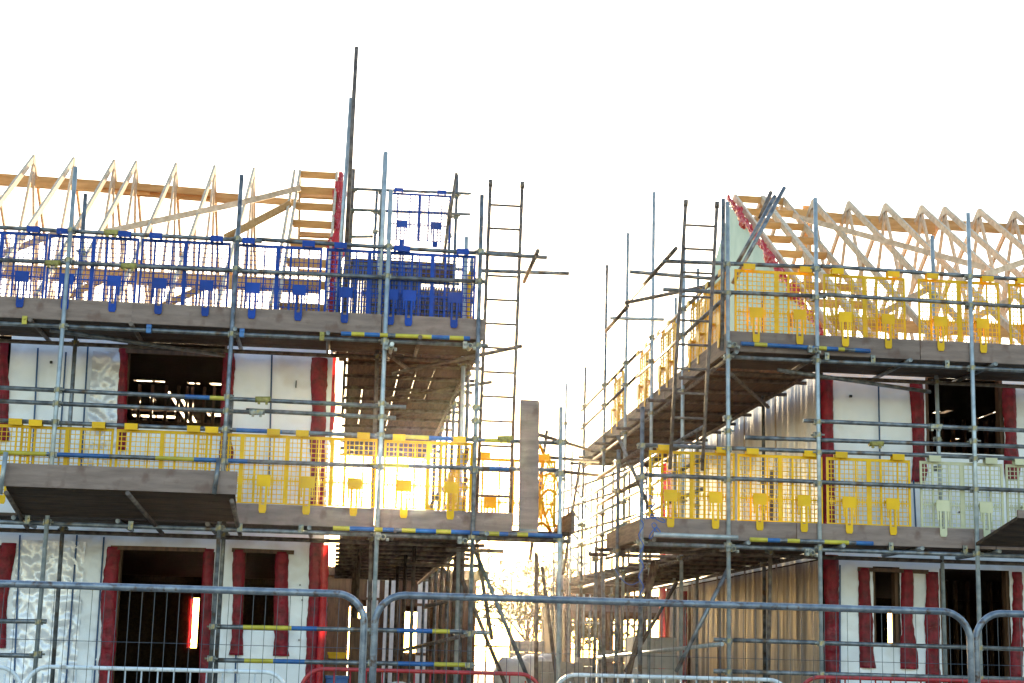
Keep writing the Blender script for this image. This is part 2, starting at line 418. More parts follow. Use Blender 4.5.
LS.tube('standard', at(214, 494, 18.13), at(219, 458, 18.13), 'steel'); LS.tube('standard', at(0, 494, 18.1), at(6, 452, 18.1), 'steel_lt')
# double couplers with tube ends under the deck corner
for q in ((391, 347), (470, 346), (383, 537), (465, 541)):
    p = at(*q, 18.9)
    mb = MB(); mb.path([(.0, -.04, 0), (0, .2, 0)], .026, 12, mi=0); mb.path([(0, -.0405, 0), (0, -.0415, 0)], .021, 12, mi=1); mb.path([(0, -.02, 0), (0, .05, 0)], .036, 8); mb.box(-.085, -.037, -.02, .04, -.035, .05); mb.box(.036, .07, -.02, .03, -.045, -.01); mb.path([(-.06, -.05, .02), (-.06, .04, .02)], .011, 6); mb.path([(.05, -.04, -.03), (.05, .04, -.03)], .011, 6)
    mb.build('coupler', [M['coupler'], M['black']], LS.root, loc=p-LS.o)

# ================================================================== RIGHT SCAFFOLD
RS = Scaffold('scaffold', 'tube and board scaffold wrapping the right timber house, yellow guards on both decks', (5.8, 19, GND))
px_pole(RS, (642.5, 407), (640, 683), 19, 'steel', (4.19, 3.81, 3.03), cy=1)
px_pole(RS, (727.5, 202), (729, 683), 19, 'steel_lt', allz)
px_pole(RS, (723.3, 199), (722.5, 300), 19.05, 'steel', (), zb=L2)
px_pole(RS, (815.3, 198), (821.7, 683), 19, 'steel_lt', allz)
px_pole(RS, (968, 213), (981, 683), 19, 'steel_lt', allz)
px_pole(RS, (1118, 220), (1135, 683), 19, 'steel', allz)
px_pole(RS, (932, 236), (946, 683), 20.05, 'steel_lt', (4.57, 4.19, 5.33, 6.5))
px_pole(RS, (772, 470), (768, 683), 20.05, 'rusty', (3.03,))
Rb = [(.5, .62, 2)]
rail(RS, (662.5, 261), (820, 267.2), m='steel'); rail(RS, (812, 265.5), (1034, 280.2), Y=19.09)
rail(RS, (663, 289.5), (826, 296.5)); rail(RS, (815, 294), (1034, 307.6), Y=19.09)
rail(RS, (629.5, 271.7), (713, 278.7), Y=20.2, m='steel'); rail(RS, (625, 303), (712, 285), Y=20.6, m='rusty')
RS.tube('guard_rail', (3.891, 18.5, 6.53), (3.891, 22.0, 6.58), 'rusty')
RS.tube('transom', at(610, 318, 22.6), at(664, 319.5, 22.6), 'steel_lt')
RS.tube('transom', at(606, 331, 21.7), at(628, 306, 20.4), 'rusty')
rail(RS, (803, 420.5), (1034, 430.9), m='steel'); rail(RS, (744.5, 437.5), (1034, 447))
rail(RS, (644, 445.2), (1034, 459.2), bands=[]); rail(RS, (641, 474.7), (1034, 491))
rail(RS, (713, 639.5), (1034, 649.5)); rail(RS, (713, 671), (1034, 679.5))
RS.tube('guard_rail', at(596, 658, 24.5), at(722, 644, 19.6), 'steel_lt')
for z, x0 in ((L2-.075, 4.7), (L1-.075, 3.6)):
    RS.tube('ledger', (x0, RY, z), (10.2, RY, z), 'steel'); RS.tube('ledger', (x0, 20.05, z-.02), (10.2, 20.05, z-.02), 'rusty')
RS.tube('ledger', at(741, 343.5, 18.97), at(870, 351, 18.97), 'steel', [(0,.1,1),(.1,.2,2),(.2,.56,1),(.6,.8,2),(.66,.75,1),(.88,1,1)], r=.026)
RS.tube('ledger', at(750, 539.5, 18.97), at(873, 543.5, 18.97), 'steel', [(0,.14,2),(.14,.24,1),(.3,.4,2),(.6,.8,2),(.86,1,1)], r=.026)
RS.tube('transom', at(654, 534.5, 18.9), at(738, 537.5, 18.9), 'steel_lt')
RS.tube('brace', at(778, 370, 19.3), at(930, 392, 20.1), 'steel'); RS.tube('brace', at(731, 374, 19.4), at(768, 407, 21.5), 'rusty')
x = 4.75
while x < 10:
    RS.tube('transom', (x, 18.92+rnd()*.06, L2-.0252), (x, 20.35, L2-.0252), 'steel'); x += 1.0+rnd()*.2
x = 3.75
while x < 10:
    RS.tube('transom', (x, 18.92+rnd()*.06, L1-.0252), (x, 20.35, L1-.0252), 'rusty' if rnd() < .4 else 'steel'); x += .98+rnd()*.2
RS.deck_x(4.68, 10.2, 19.075, 20.3, L2); RS.deck_x(3.64, 10.2, 19.075, 20.3, L1)
RS.deck_x(4.7, 6.1, 20.31, 31, L2, 'y'); RS.deck_x(3.66, 4.66, 20.31, 21.5, L1, 'y'); RS.deck_x(4.7, 6.1, 20.31, 29.5, L1, 'y')
for x0, x1, z0, z1 in ((4.66, 7.1, L2, L2+.25), (7.11, 10.2, L2, L2+.25), (3.62, 5.5, L1, L1+.24), (5.51, 8.0, L1, L1+.24), (8.01, 10.2, L1, L1+.24)):
    RS.board('toe_board', x0, x1, 19.030, 19.068, z0, z1, 'board')
y = 19.08
while y < 29:
    RS.board('toe_board', 4.655, 4.693, y, y+3.8, L2, L2+.235, 'boardy')
    y += 3.83
RS.board('toe_board', 3.61, 3.648, 19.08, 21.6, L1, L1+.235, 'boardy')
# long side row
for Y_, q, m_ in ((21.65, (684, 240), 'steel_lt'), (23.7, (654, 192), 'steel_lt'), (25.9, (628, 233), 'steel_lt'), (28.1, (607, 265), 'steel'), (30.6, (585.5, 367), 'steel'), (33, (566.5, 383), 'steel_lt')):
    t_ = at(*q, Y_); RS.pole((t_.x-.02, Y_, GND), t_, m_, (4.19, 3.81, 3.03, 5.33, 6.13, 6.5), cy=2)
for Y_, xp, top in ((20.67, 3.6, 4.35), (22.4, 3.6, 3.2), (26, 5.85, 8.2), (27.8, 5.85, 8.1), (22.2, 5.95, 6.8)):
    RS.pole((xp, Y_, GND), (xp, Y_, top), 'steel' if Y_ < 26 else 'steel_lt', (4.19, 3.81, 3.03), cy=2)
for z in (6.5, 6.13):
    RS.tube('guard_rail', (4.68, 19.2, z), (4.68, 25.2, z+.02), 'steel'); RS.tube('guard_rail', (4.68, 25, z+.04), (4.68, 31.2, z), 'rusty')
for z in (4.19, 3.81, 4.6):
    RS.tube('guard_rail', (4.58, 20, z), (4.58, 25.6, z+.04), 'steel'); RS.tube('guard_rail', (4.58, 25.5, z), (4.58, 31.5, z+.05), 'steel_lt')
for z in (4.19, 3.81):
    RS.tube('guard_rail', (3.65, 19.1, z), (3.65, 22.6, z), 'rusty')
for z in (L2-.08, L1-.08):
    RS.tube('ledger', (4.69, 19.9, z), (4.69, 31, z), 'rusty'); RS.tube('ledger', (5.95, 19.9, z), (5.95, 31, z), 'rusty')
RS.tube('ledger', (3.66, 19.9, L1-.08), (3.66, 21.9, L1-.08), 'rusty')
Y = 20.9
while Y < 31:
    RS.tube('transom', (4.5-rnd()*.12, Y, L2-.0252), (6.2, Y, L2-.0252), 'rusty')
    RS.tube('transom', ((3.45 if Y < 22 else 4.5)-rnd()*.2, Y+.1, L1-.0252), (6.2, Y+.1, L1-.0252), 'rusty'); Y += .98
# raking tubes in front of the gable
RS.tube('brace', at(784.5, 187.5, 19.6), at(733, 283, 19.3), 'steel'); RS.tube('brace', at(775, 196, 19.75), at(738, 262, 19.5), 'steel')
RS.tube('brace', at(771, 192, 19.9), at(760, 218, 19.8), 'rusty')
# props under lift 1
for a, b, Y_, m_ in (((729.5, 566), (676, 672), 19.15, 'steel'), ((658, 561), (625, 683), 21, 'rusty'), ((653, 561), (628, 683), 21.3, 'rusty'), ((677, 582), (625, 672), 22.2, 'rusty'), ((598, 572), (606, 683), 23.5, 'rusty'), ((618, 436), (655, 521), 21.5, 'steel'), ((547, 430), (530, 560), 24, 'rusty'),
                  ((580, 462), (563, 575), 30, 'rusty'), ((603, 572), (604, 683), 22.8, 'steel')):
    RS.tube('brace', at(*a, Y_), at(*b, Y_), m_)
# bridging tubes from the left corner towards the right side row
RS.tube('ledger', at(545, 470, 19.4), at(600, 475.5, 27.5), 'rusty'); RS.tube('ledger', at(600, 475.5, 27.5), at(641, 459, 20), 'rusty')
RS.tube('ledger', at(540, 435, 19.3), at(590, 450, 27), 'rusty'); RS.tube('ledger', at(545, 457, 22), at(598, 462, 27), 'steel')
# shelf at far right
shelf(RS, 7.80, 10.2, 17.9, 3.36, 7.72, 10.2, 18.98, 3.12, n=5)
RS.board('toe_board', 7.79, 10.2, 17.86, 17.898, 3.37, 3.46, 'board')
for q in ((734, 345), (733, 549), (815, 350), (812, 553)):
    p = at(*q, 18.9)
    mb = MB(); mb.path([(.0, -.04, 0), (0, .2, 0)], .026, 12, mi=0); mb.path([(0, -.0405, 0), (0, -.0415, 0)], .021, 12, mi=1); mb.path([(0, -.02, 0), (0, .05, 0)], .036, 8); mb.box(-.085, -.037, -.02, .04, -.035, .05); mb.box(.036, .07, -.02, .03, -.045, -.01); mb.path([(-.06, -.05, .02), (-.06, .04, .02)], .011, 6); mb.path([(.05, -.04, -.03), (.05, .04, -.03)], .011, 6)
    mb.build('coupler', [M['coupler'], M['black']], RS.root, loc=p-RS.o)
# blue rope tangled round the corner standard
mb = MB()
for k in range(3):
    c = at(646, 505+k*12, 18.96); pts = []
    for i in range(26):
        a = i/25; w = Vector((noise.noise(Vector((a*3, k*5, 1)))*.28+.1, -.03+noise.noise(Vector((a*4, k*5, 7)))*.03, noise.noise(Vector((a*3, k*5, 3)))*.3)); pts.append(c+w)
    mb.path(pts, .006, 5)
pts = [at(641+2.5*math.sin(i*1.1), 520+i*3.6, 18.96) for i in range(22)]; mb.path(pts, .007, 5)
pts = [at(641, 580, 18.98)+Vector((-.02*i*.9, .1*i, -.12*math.sin(i/9*math.pi)+.02*i)) for i in range(10)]; mb.path(pts, .007, 5)
tag(mb.build('rope', M['rope'], smooth=True), 'blue rope tangled round the outer corner pole of the right scaffold', 'rope')

def clamps(S, pts, Y=19.05, sleeve=False):
    for x_, y_, k in pts:
        p = at(x_, y_, Y); mb = MB()
        if sleeve: mb.path([(-.09, 0, -.004), (.09, 0, .004)], .036, 10); mb.box(-.07, .07, -.045, -.02, -.03, .02); mb.box(-.06, -.03, -.03, .0, -.06, -.02); mb.box(.03, .06, -.03, .0, -.06, -.02)
        else: mb.path([(-.028, 0, 0), (.028, 0, 0)], .036, 10); mb.box(-.028, .028, -.045, .03, .0, .065); mb.box(-.028, .028, -.05, -.036, -.035, .05); mb.path([(0, -.075, .03), (0, -.04, .03)], .011, 6)
        mb.build('coupler', M[k], S.root, loc=p-S.o)
clamps(LS, [(25, 322, 'pyel'), (149, 330.5, 'pblue'), (242, 334.5, 'pblue'), (322, 338, 'ochre'), (131, 527, 'coupler'), (301, 530.5, 'coupler'), (28, 521, 'coupler'), (240, 529, 'coupler')])
clamps(RS, [(872, 361, 'coupler'), (946, 366, 'coupler'), (890, 548, 'coupler'), (964, 551, 'coupler'), (826, 358, 'coupler')])
clamps(LS, [(112, 232.5, 'ochre'), (129, 266, 'ochre'), (53, 263, 'ochre'), (263, 399.5, 'ochre'), (257, 412, 'coupler'), (505, 438.5, 'ochre')], sleeve=True)
clamps(RS, [(876, 443.5, 'ochre'), (935, 426.5, 'coupler')], sleeve=True)

# ================================================================== LADDERS
def ladder(top, bot, w, Y, label, rungs, ztop=None):
    t = at(*top, Y); b = at(*bot, Y); L = (t-b).length; d = (t-b).normalized()
    root = empty('ladder', label, 'ladder', b, 'metal pole ladders rising above the decks')
    for s_ in (-1, 1):
        mb = MB().path([Vector((s_*w/2, 0, 0)), Vector((s_*w/2, 0, 0))+d*L], .022, 10)
        mb.path([Vector((s_*w/2, 0, 0))+d*(L-.06), Vector((s_*w/2, 0, 0))+d*(L+.02)], .029, 10)
        mb.build('stile', M['rusty'] if w < .5 else M['steel'], root, smooth=True)
    k = L - .3
    while k > .1:
        p = d*k
        MB().path([p+Vector((-w/2, 0, 0)), p+Vector((w/2, 0, 0))], .0155, 8).build('rung', M['rusty'], root, smooth=True); k -= .302
    return root
p0 = at(506.5, 182.5, 19.25)
ladder((506.5, 182.5), (493, 520), .40, 19.25, 'tall thin metal ladder standing against the sky beside the left scaffold', 11)
ladder((701.5, 202.5), (686, 470), .395, 19.0-.1, 'metal ladder leaning at the corner of the right scaffold, in front of its side rails', 10)

# ================================================================== BRICK GUARDS
def make_guard(m):
    W, H = 1.06, .80
    root = empty('brick_guard', '', 'mesh guard')
    fr = MB(); t = .012
    def bar(x0, x1, z0, z1, y0=-.010, y1=.010): fr.box(x0, x1, y0, y1, z0, z1)
    bar(-W/2, W/2, -.035, 0); bar(-W/2, -W/2+.028, -H, -.035); bar(W/2-.028, W/2, -H, -.035)
    bar(-.024, .024, -H, -.035)
    for x in (-.37, -.16, .16, .37): bar(x-.010, x+.010, -H, -.035, -.008, .008)
    bar(-W/2+.028, -.024, -.545, -.53, -.006, .006); bar(.024, W/2-.028, -.545, -.53, -.006, .006)
    bar(-W/2, W/2, -H-.015, -H)
    fr.build('frame', m, root)
    ms = MB(); x = -W/2+.06
    while x < W/2-.03:
        ms.box(x-.0046, x+.0046, -.003, .003, -H, -.035); x += .056
    z = -.085
    while z > -H:
        ms.box(-W/2+.02, W/2-.02, -.0035, .0025, z-.0046, z+.0046); z -= .056
    x = -W/2+.05
    while x < W/2-.03:
        ms.box(x-.004, x+.004, -.005, .005, -.575, -.50); x += .028
    ms.build('mesh', m, root)
    for sx in (-.36, .36):
        h = MB(); c = (sx+.0)
        h.box(c-.075, c+.075, -.075, .012, .052, .062); h.box(c-.075, c+.075, -.085, -.075, -.012, .062)
        h.box(c-.075, c-.045, -.012, .012, -.01, .052); h.box(c+.045, c+.075, -.012, .012, -.01, .052)
        h.build('hook', m, root)
    for sx in (-.275, .275):
        c = MB(); y0, y1 = -.082, -.070
        c.box(sx-.082, sx+.082, y0, y1, -.62, -.49)
        for k in (-.064, .064): c.box(sx+k-.009, sx+k+.009, y0, y1, -.73, -.62)
        for k in (-.032, .032): c.box(sx+k-.012, sx+k+.012, y0, y1, -.90, -.62)
        c.prism([(sx-.044, -.90), (sx-.032, -.93), (sx+.032, -.93), (sx+.044, -.90)], y0, y1)
        c.box(sx-.02, sx+.02, y0+.002, y1, -.90, -.83)
        c.box(sx-.075, sx+.075, y1, 0, -.53, -.515)
        c.build('clip', m, root)
    return root
protos = {}
ORD = ['first', 'second', 'third', 'fourth', 'fifth', 'sixth', 'seventh', 'eighth', 'ninth', 'tenth', 'eleventh', 'twelfth']
def guard(colour, loc, rz, label, group, tilt=0):
    if colour not in protos:
        protos[colour] = make_guard(M[colour]); o = protos[colour]; kids_cache = None
    else: o = copy_tree(protos[colour])
    o.location = loc; o.rotation_euler = (0, tilt, rz + (rnd()-.5)*.012); o['label'] = label; o['group'] = group; o['category'] = 'mesh guard'
    return o
bpy.context.view_layer.update()
GY = 19.088
for c_ in ('blue', 'yellow', 'cream'): pass
# upper left, blue: centre px
bl = [3, 94.5, 186.5, 278.5, 370, 433]
for i, cx in enumerate(bl):
    y_ = 229.5 + cx*.0545 + 3.5
    X = at(cx, y_, GY).x
    lab = 'blue plastic mesh guard on the upper left deck, %s from the left edge' % ORD[i] if i < 5 else 'rightmost blue plastic mesh guard on the upper left deck, beside the ladder'
    guard('blue', (X, GY+(.007 if i % 2 else 0), 6.46), 0, lab, 'blue mesh guards along the upper left deck', tilt=-.004)
guard('blue', (1.1, 25.94, 9.22), 0, 'blue plastic mesh guard high up beside the gable peak, above all other guards', 'blue mesh guard at the gable peak')
# lower left, yellow
yl = [(-15, 418), (68, 424), (163, 428), (243, 431), (333, 434), (429, 438)]
for i, (cx, cy) in enumerate(yl):
    X = at(cx, cy+2, GY).x
    lab = ('yellow plastic mesh guard on the lower left deck, %s from the left edge' % ORD[i]) if i < 5 else 'yellow plastic mesh guard on the lower left deck, with the sun glaring through it'
    guard('yellow', (X, GY+(.007 if i % 2 else 0), 4.15), 0, lab, 'yellow mesh guards along the lower left deck', tilt=-.004)
guard('yellow', (2.08, GY+.35, 4.02), 0, 'yellow plastic mesh guard between the ladder foot and the upright plank', 'yellow mesh guards along the lower left deck')
# upper right, yellow
for i, cx in enumerate((776, 864, 958, 1048)):
    X = at(cx, 270+(cx-776)*.05, GY).x
    lab = ('yellow plastic mesh guard on the upper right deck, covering the pale green gable', 'yellow plastic mesh guard on the upper right deck, second from its corner', 'yellow plastic mesh guard on the upper right deck, behind the third front pole', 'yellow plastic mesh guard at the right edge of the photo on the upper right deck')[i]
    guard('yellow', (X, GY+(.007 if i % 2 else 0), 6.46), 0, lab, 'yellow mesh guards along the upper right deck')
# lower right
for i, (cx, c_) in enumerate(((692, 'yellow'), (780, 'yellow'), (868, 'yellow'), (961, 'cream'), (1046, 'cream'))):
    X = at(cx, 449+(cx-692)*.035, GY).x
    lab = ('yellow plastic mesh guard at the left corner of the lower right deck', 'yellow plastic mesh guard on the lower right deck, second from its left corner', 'yellow plastic mesh guard on the lower right deck, next to the cream guard', 'cream plastic mesh guard on the lower right deck, next to the last yellow one', 'cream plastic mesh guard cut by the right edge of the photo')[i]
    guard(c_, (X, GY+(.007 if i % 2 else 0), 4.15), 0, lab, 'mesh guards along the lower right deck')
# side of the right house: face -X
ORDS = ORD
for i, ky in enumerate((0, 1.15, 3.2, 4.9, 7.4)):
    guard('yellow', (4.72, 19.75+ky, 6.46), -math.pi/2, 'yellow mesh guard on the upper side deck of the right house, %s from the corner' % ORDS[i], 'yellow mesh guards along the side deck of the right house')
for i in range(0):
    guard('yellow', (3.69, 19.75+i*1.12, 4.15), -math.pi/2, ['yellow mesh guard round the corner of the lower right deck, the nearer one', 'yellow mesh guard round the corner of the lower right deck, the farther one'][i], 'yellow mesh guards on the lower side deck of the right house')
for i in range(2):
    guard('yellow', (1.53, 20.9+i*1.6, 4.15), math.pi/2, 'yellow mesh guard on the lower passage deck of the left house, %s from front' % ORD[i], 'yellow mesh guards along the passage deck of the left house')
for i in range(2):
    guard('yellow', (1.53, 20.6+i*1.15, 6.46), math.pi/2, ['yellow mesh guard seen edge-on behind the last blue guard, the nearer one', 'yellow mesh guard seen edge-on behind the last blue guard, the farther one'][i], 'yellow mesh guards behind the last blue guard')

# ================================================================== loose things on the scaffold
b0 = at(529.5, 399.5, 18.94); b1 = at(531, 531.5, 18.94)
mb = MB(); H_ = b0.z-3.09; mb.prism([(-.116, 0), (-.113, .5), (-.118, 1.0), (-.116, H_-.02), (-.109, H_), (.104, H_-.004), (.117, H_-.03), (.114, .8), (.118, .3), (.115, 0)], -.019, .019)
mb.box(-.12, .12, -.0205, .0205, .02, .045)
o = mb.build('plank', M['board'], loc=((b0.x+b1.x)/2, 18.985, 3.092)); o.rotation_euler = (0, -.012, 0)
o.data.materials.append(M['steel'])
for p_ in list(o.data.polygons)[-6:]: p_.material_index = 1
tag(o, 'upright grey wooden plank standing at the right end of the lower left deck', 'plank')
# stack of roof tiles
def tile_stack(loc, nx, nz, label):
    root = empty('tile_stack', label, 'roof tiles', loc, 'stacks of dark roof tiles on the upper left deck')
    mb = MB()
    for k in range(5): mb.box(-.55, .55, k*.2-.4-.04, k*.2-.4+.04, .09, .11)
    for k in (-.45, 0, .45): mb.box(k-.05, k+.05, -.44, .44, 0, .09)
    mb.build('pallet', M['stud'], root)
    for i in range(nz):
        mb = MB(); z = .115 + i*.165
        n = 30
        for k in range(n):
            x = -.53 + 1.06*k/n
            mb.box(x, x+.026, -.42+rnd()*.02, .42+rnd()*.02, z, z+.15+rnd()*.006)
        mb.build('tile_layer', M['tile'], root)
    return root
tile_stack((.40, 20.75, L2+.045), 1, 6, 'dark stack of roof tiles behind the blue guards, left of the front pole')
tile_stack((1.02, 21.7, L2+.045), 1, 6, 'dark stack of roof tiles behind the last blue guards, right of the front pole')
# orange netting sagging at the end of the lower left deck
mb = MB()
def netpt(u, v):
    X = 2.36 + .28*u + .05*math.sin(v*7+u*3) + .1*(1-v)*u
    Yp = 19.25 + .9*u + .08*math.sin(v*9)
    Z = 3.2 + 1.02*v - .16*math.sin(u*math.pi)*(v) + .05*math.sin(u*8+v*4)
    return Vector((X, Yp, Z))
for i in range(11):
    mb.path([netpt(i/10, j/16) for j in range(17)], .005 if i % 5 else .012, 5)
for j in range(17):
    mb.path([netpt(i/10, j/16) for i in range(11)], .005 if j % 4 else .02, 5)
tag(mb.build('safety_netting', M['orange'], smooth=True), 'sagging orange net hanging behind the upright plank', 'safety net')

# ================================================================== HOUSES
YW, YR, ZR, ZE = 20.6, 25.7, 9.45, 5.62
YB = 2*YR - YW
SL = .648
def wall_grid(mb, x0, x1, z0, z1, ops, y0, y1):
    xs = sorted(set([x0, x1] + [min(max(v, x0), x1) for o in ops for v in o[:2]])); zs = sorted(set([z0, z1] + [min(max(v, z0), z1) for o in ops for v in o[2:]]))
    for i in range(len(xs)-1):
        for j in range(len(zs)-1):
            cx, cz = (xs[i]+xs[i+1])/2, (zs[j]+zs[j+1])/2
            if xs[i+1]-xs[i] < 1e-4 or zs[j+1]-zs[j] < 1e-4: continue
            if any(o[0] < cx < o[1] and o[2] < cz < o[3] for o in ops): continue
            mb.box(xs[i], xs[i+1], y0, y1, zs[j], zs[j+1])
def op(x0, y0, x1, y1, Y=YW):
    a = at(x0, y0, Y); b = at(x1, y1, Y); return (a.x, b.x, b.z, a.z)
def membrane(x0, x1, z0, z1, ops, y, crinkle, step=.045, seed=0):
    mb = MB(); nx = max(2, int((x1-x0)/step)); nz = max(2, int((z1-z0)/step)); idx = {}
    def cell_in(cx, cz): return any(o[0] < cx < o[1] and o[2] < cz < o[3] for o in ops)
    def vert(i, j):
        if (i, j) in idx: return idx[(i, j)]
        X = x0+(x1-x0)*i/nx; Z = z0+(z1-z0)*j/nz
        amp = .02
        for c0, c1, am in crinkle:
            if c0 < X < c1: amp = am
        n_ = noise.noise(Vector((X*1.3+seed, Z*.8, 0)))*.02 + .5*amp*abs(noise.noise(Vector((X*16+Z*9+seed, Z*4-X*9, 2)))) + (abs(noise.noise(Vector((X*5+Z*2.5+seed, Z*3-X*1.2, 3))))*1.1+abs(noise.noise(Vector((X*9+Z*4+seed, Z*4-X*3, 8))))*.6)*amp + noise.noise(Vector((X*14, Z*9+seed, 5)))*amp*.5
        s = len(mb.v); mb.v.append(Vector((X, y-.03-n_*1.0, Z))); idx[(i, j)] = s; return s
    for i in range(nx):
        for j in range(nz):
            if cell_in(x0+(x1-x0)*(i+.5)/nx, z0+(z1-z0)*(j+.5)/nz): continue
            mb.f.append((vert(i, j), vert(i+1, j), vert(i+1, j+1), vert(i, j+1))); mb.m.append(0)
    return mb
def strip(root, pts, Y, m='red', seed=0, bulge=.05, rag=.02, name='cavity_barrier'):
    """padded sleeve down a wall; pts = (x px, y px, width px)"""
    P = []
    for x, y, w in pts:
        c = at(x, y, Y); w_ = (at(x+w/2, y, Y)-at(x-w/2, y, Y)).length; P.append((c, w_))
    rows = []
    for (a, wa), (b, wb) in zip(P, P[1:]):
        n = max(2, int((a-b).length/.035))
        for k in range(n): t = k/n; rows.append((a.lerp(b, t), wa+(wb-wa)*t))
    rows.append(P[-1])
    mb = MB(); K = 8
    base = rows[len(rows)//2][0]
    for i, (c, w) in enumerate(rows):
        s = i*.035
        c = c - base
        lo = -w/2 + (noise.noise(Vector((s*2.3, seed, 1)))+.6*noise.noise(Vector((s*13, seed, 4))))*rag; hi = w/2 + (noise.noise(Vector((s*2.3, seed, 9)))+.7*noise.noise(Vector((s*13, seed, 14))))*rag
        for k in range(K+1):
            t = k/K; x = lo+(hi-lo)*t
            d = bulge*(math.sin(math.pi*t)**.5) + (noise.noise(Vector((x*14, s*6, seed)))*.4+abs(noise.noise(Vector((x*40, s*9, seed))))*.5)*bulge*math.sin(math.pi*t)
            mb.v.append(Vector((c.x+x, c.y-d, c.z)))
    for i in range(len(rows)-1):
        for k in range(K):
            a = i*(K+1)+k; mb.f.append((a, a+K+1, a+K+2, a+1)); mb.m.append(0)
    n = (len(rows)-1)*(K+1)
    mb.f.append(tuple(range(K, -1, -1))); mb.m.append(0); mb.f.append(tuple(n+k for k in range(K+1))); mb.m.append(0)
    return mb.build(name, M[m], root, smooth=True, loc=base-root.location)
def cg(x0, y0, x1, y1, Z=5.5):
    a = ray(x0, y0); a = CAM + a*((Z-CAM.z)/a.z); b = ray(x1, y1); b = CAM + b*((Z-CAM.z)/b.z); ym = (a.y+b.y)/2; xa = at(x0, (y0+y1)/2, ym).x; xb = at(x1, (y0+y1)/2, ym).x; return (xa, max(xb, xa+.05), a.y, b.y)
def truss_mesh():
    mb = MB(); t = .039; T = Vector((1, 0, 0))
    def mem(a, b, h): mb.beam(Vector((0, *a)), Vector((0, *b)), t, h, up=Vector((0, 0, 1)))
    e0 = YW-.32-YR; e1 = -e0; zr = 0
    ze = SL*e0
    mem((e0, ze-.0), (.0, -.05), .1); mem((e1, ze), (0, -.05), .1)
    zc = ZE + .09 - ZR
    mem((YW-.15-YR, zc), (YB+.15-YR, zc), .1)
    half = YB-YR
    # W webs
    q = half/3*1.0
    for s in (-1, 1):
        mb.beam((.002, 0, -.16), (.002, s*q, zc), .036, .075); mb.beam((-.002, s*half*.5, -SL*half*.5-.08), (-.002, s*q, zc), .036, .075)
    # nail plates
    mb.box(-.022, .022, -.09, .09, -.17, -.04)
    return mb
def rafter(root, X, yz0, yz1, name, m='pine', w=.038, h=.1):
    a = Vector((X, *yz0)); b = Vector((X, *yz1)); mid = (a+b)/2
    return MB().beam(a-mid, b-mid, w, h).build(name, M[m], root, loc=mid-root.location)
TR = truss_mesh().build('roof_truss', M['pine']); TRM = TR.data; D.objects.remove(TR)
def trusses(root, Xs):
    for X in Xs:
        o = D.objects.new('roof_truss', TRM); COL.objects.link(o); o.parent = root; o.location = Vector((X+(rnd()-.5)*.012, YR, ZR)) - root.location
def studs(root, xs, Y, z0, z1, rails=()):
    for x in xs:
        MB().box(-.02, .02, -.05, .05, 0, z1-z0).build('stud', M['stud'], root, loc=Vector((x, Y, z0))-root.location)
    for z in rails:
        MB().box(min(xs), max(xs), -.045, .045, 0, .04).build('rail', M['stud'], root, loc=Vector((0, Y, z))-root.location)
def house_shell(root, x0, x1, ops, back_ops, crinkle, seed, sideL, sideR, tapes, cgaps=()):
    L = root.location
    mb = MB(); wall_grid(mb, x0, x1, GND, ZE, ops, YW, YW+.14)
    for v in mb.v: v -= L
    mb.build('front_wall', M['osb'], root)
    mb = membrane(x0, x1, GND, ZE-.02, ops, YW, crinkle, seed=seed)
    for v in mb.v: v -= L
    mb.build('membrane', M['foil'], root, smooth=True)
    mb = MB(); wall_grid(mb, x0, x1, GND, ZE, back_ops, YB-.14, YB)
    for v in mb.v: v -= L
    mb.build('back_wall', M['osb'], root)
    for flag, X in ((sideL, x0), (sideR, x1)):
        if flag:
            s = 1 if X == x0 else -1
            mb = MB().box(min(X, X+s*.14), max(X, X+s*.14), YW+.142, YB-.142, GND, ZE)
            for v in mb.v: v -= L
            mb.build('side_wall', M['osb'], root)
    mb = MB(); mb.box(x0+.15, x1-.15, YW+.15, YB-.15, 2.98, 3.22)
    for v in mb.v: v -= L
    mb.build('first_floor', M['stud'], root)
    mb = MB(); wall_grid(mb, x0+.15, x1-.15, YW+.15, YB-.15, cgaps, 5.5, 5.512)
    mb.v = [Vector((v.x, v.z, v.y)) for v in mb.v]; mb.f = [tuple(reversed(f)) for f in mb.f]
    for v in mb.v: v -= L
    mb.build('added_ceiling', M['osb'], root)  # slab added to keep the upper rooms dark, gaps cut for glints
    for (a, b) in tapes:
        p, q = at(*a, YW-.085), at(*b, YW-.085); mid = (p+q)/2
        MB().beam(p-mid, q-mid, .022, .004, up=Vector((0, 1, 0))).build('batten_tape', M['tape'], root, loc=mid-L)

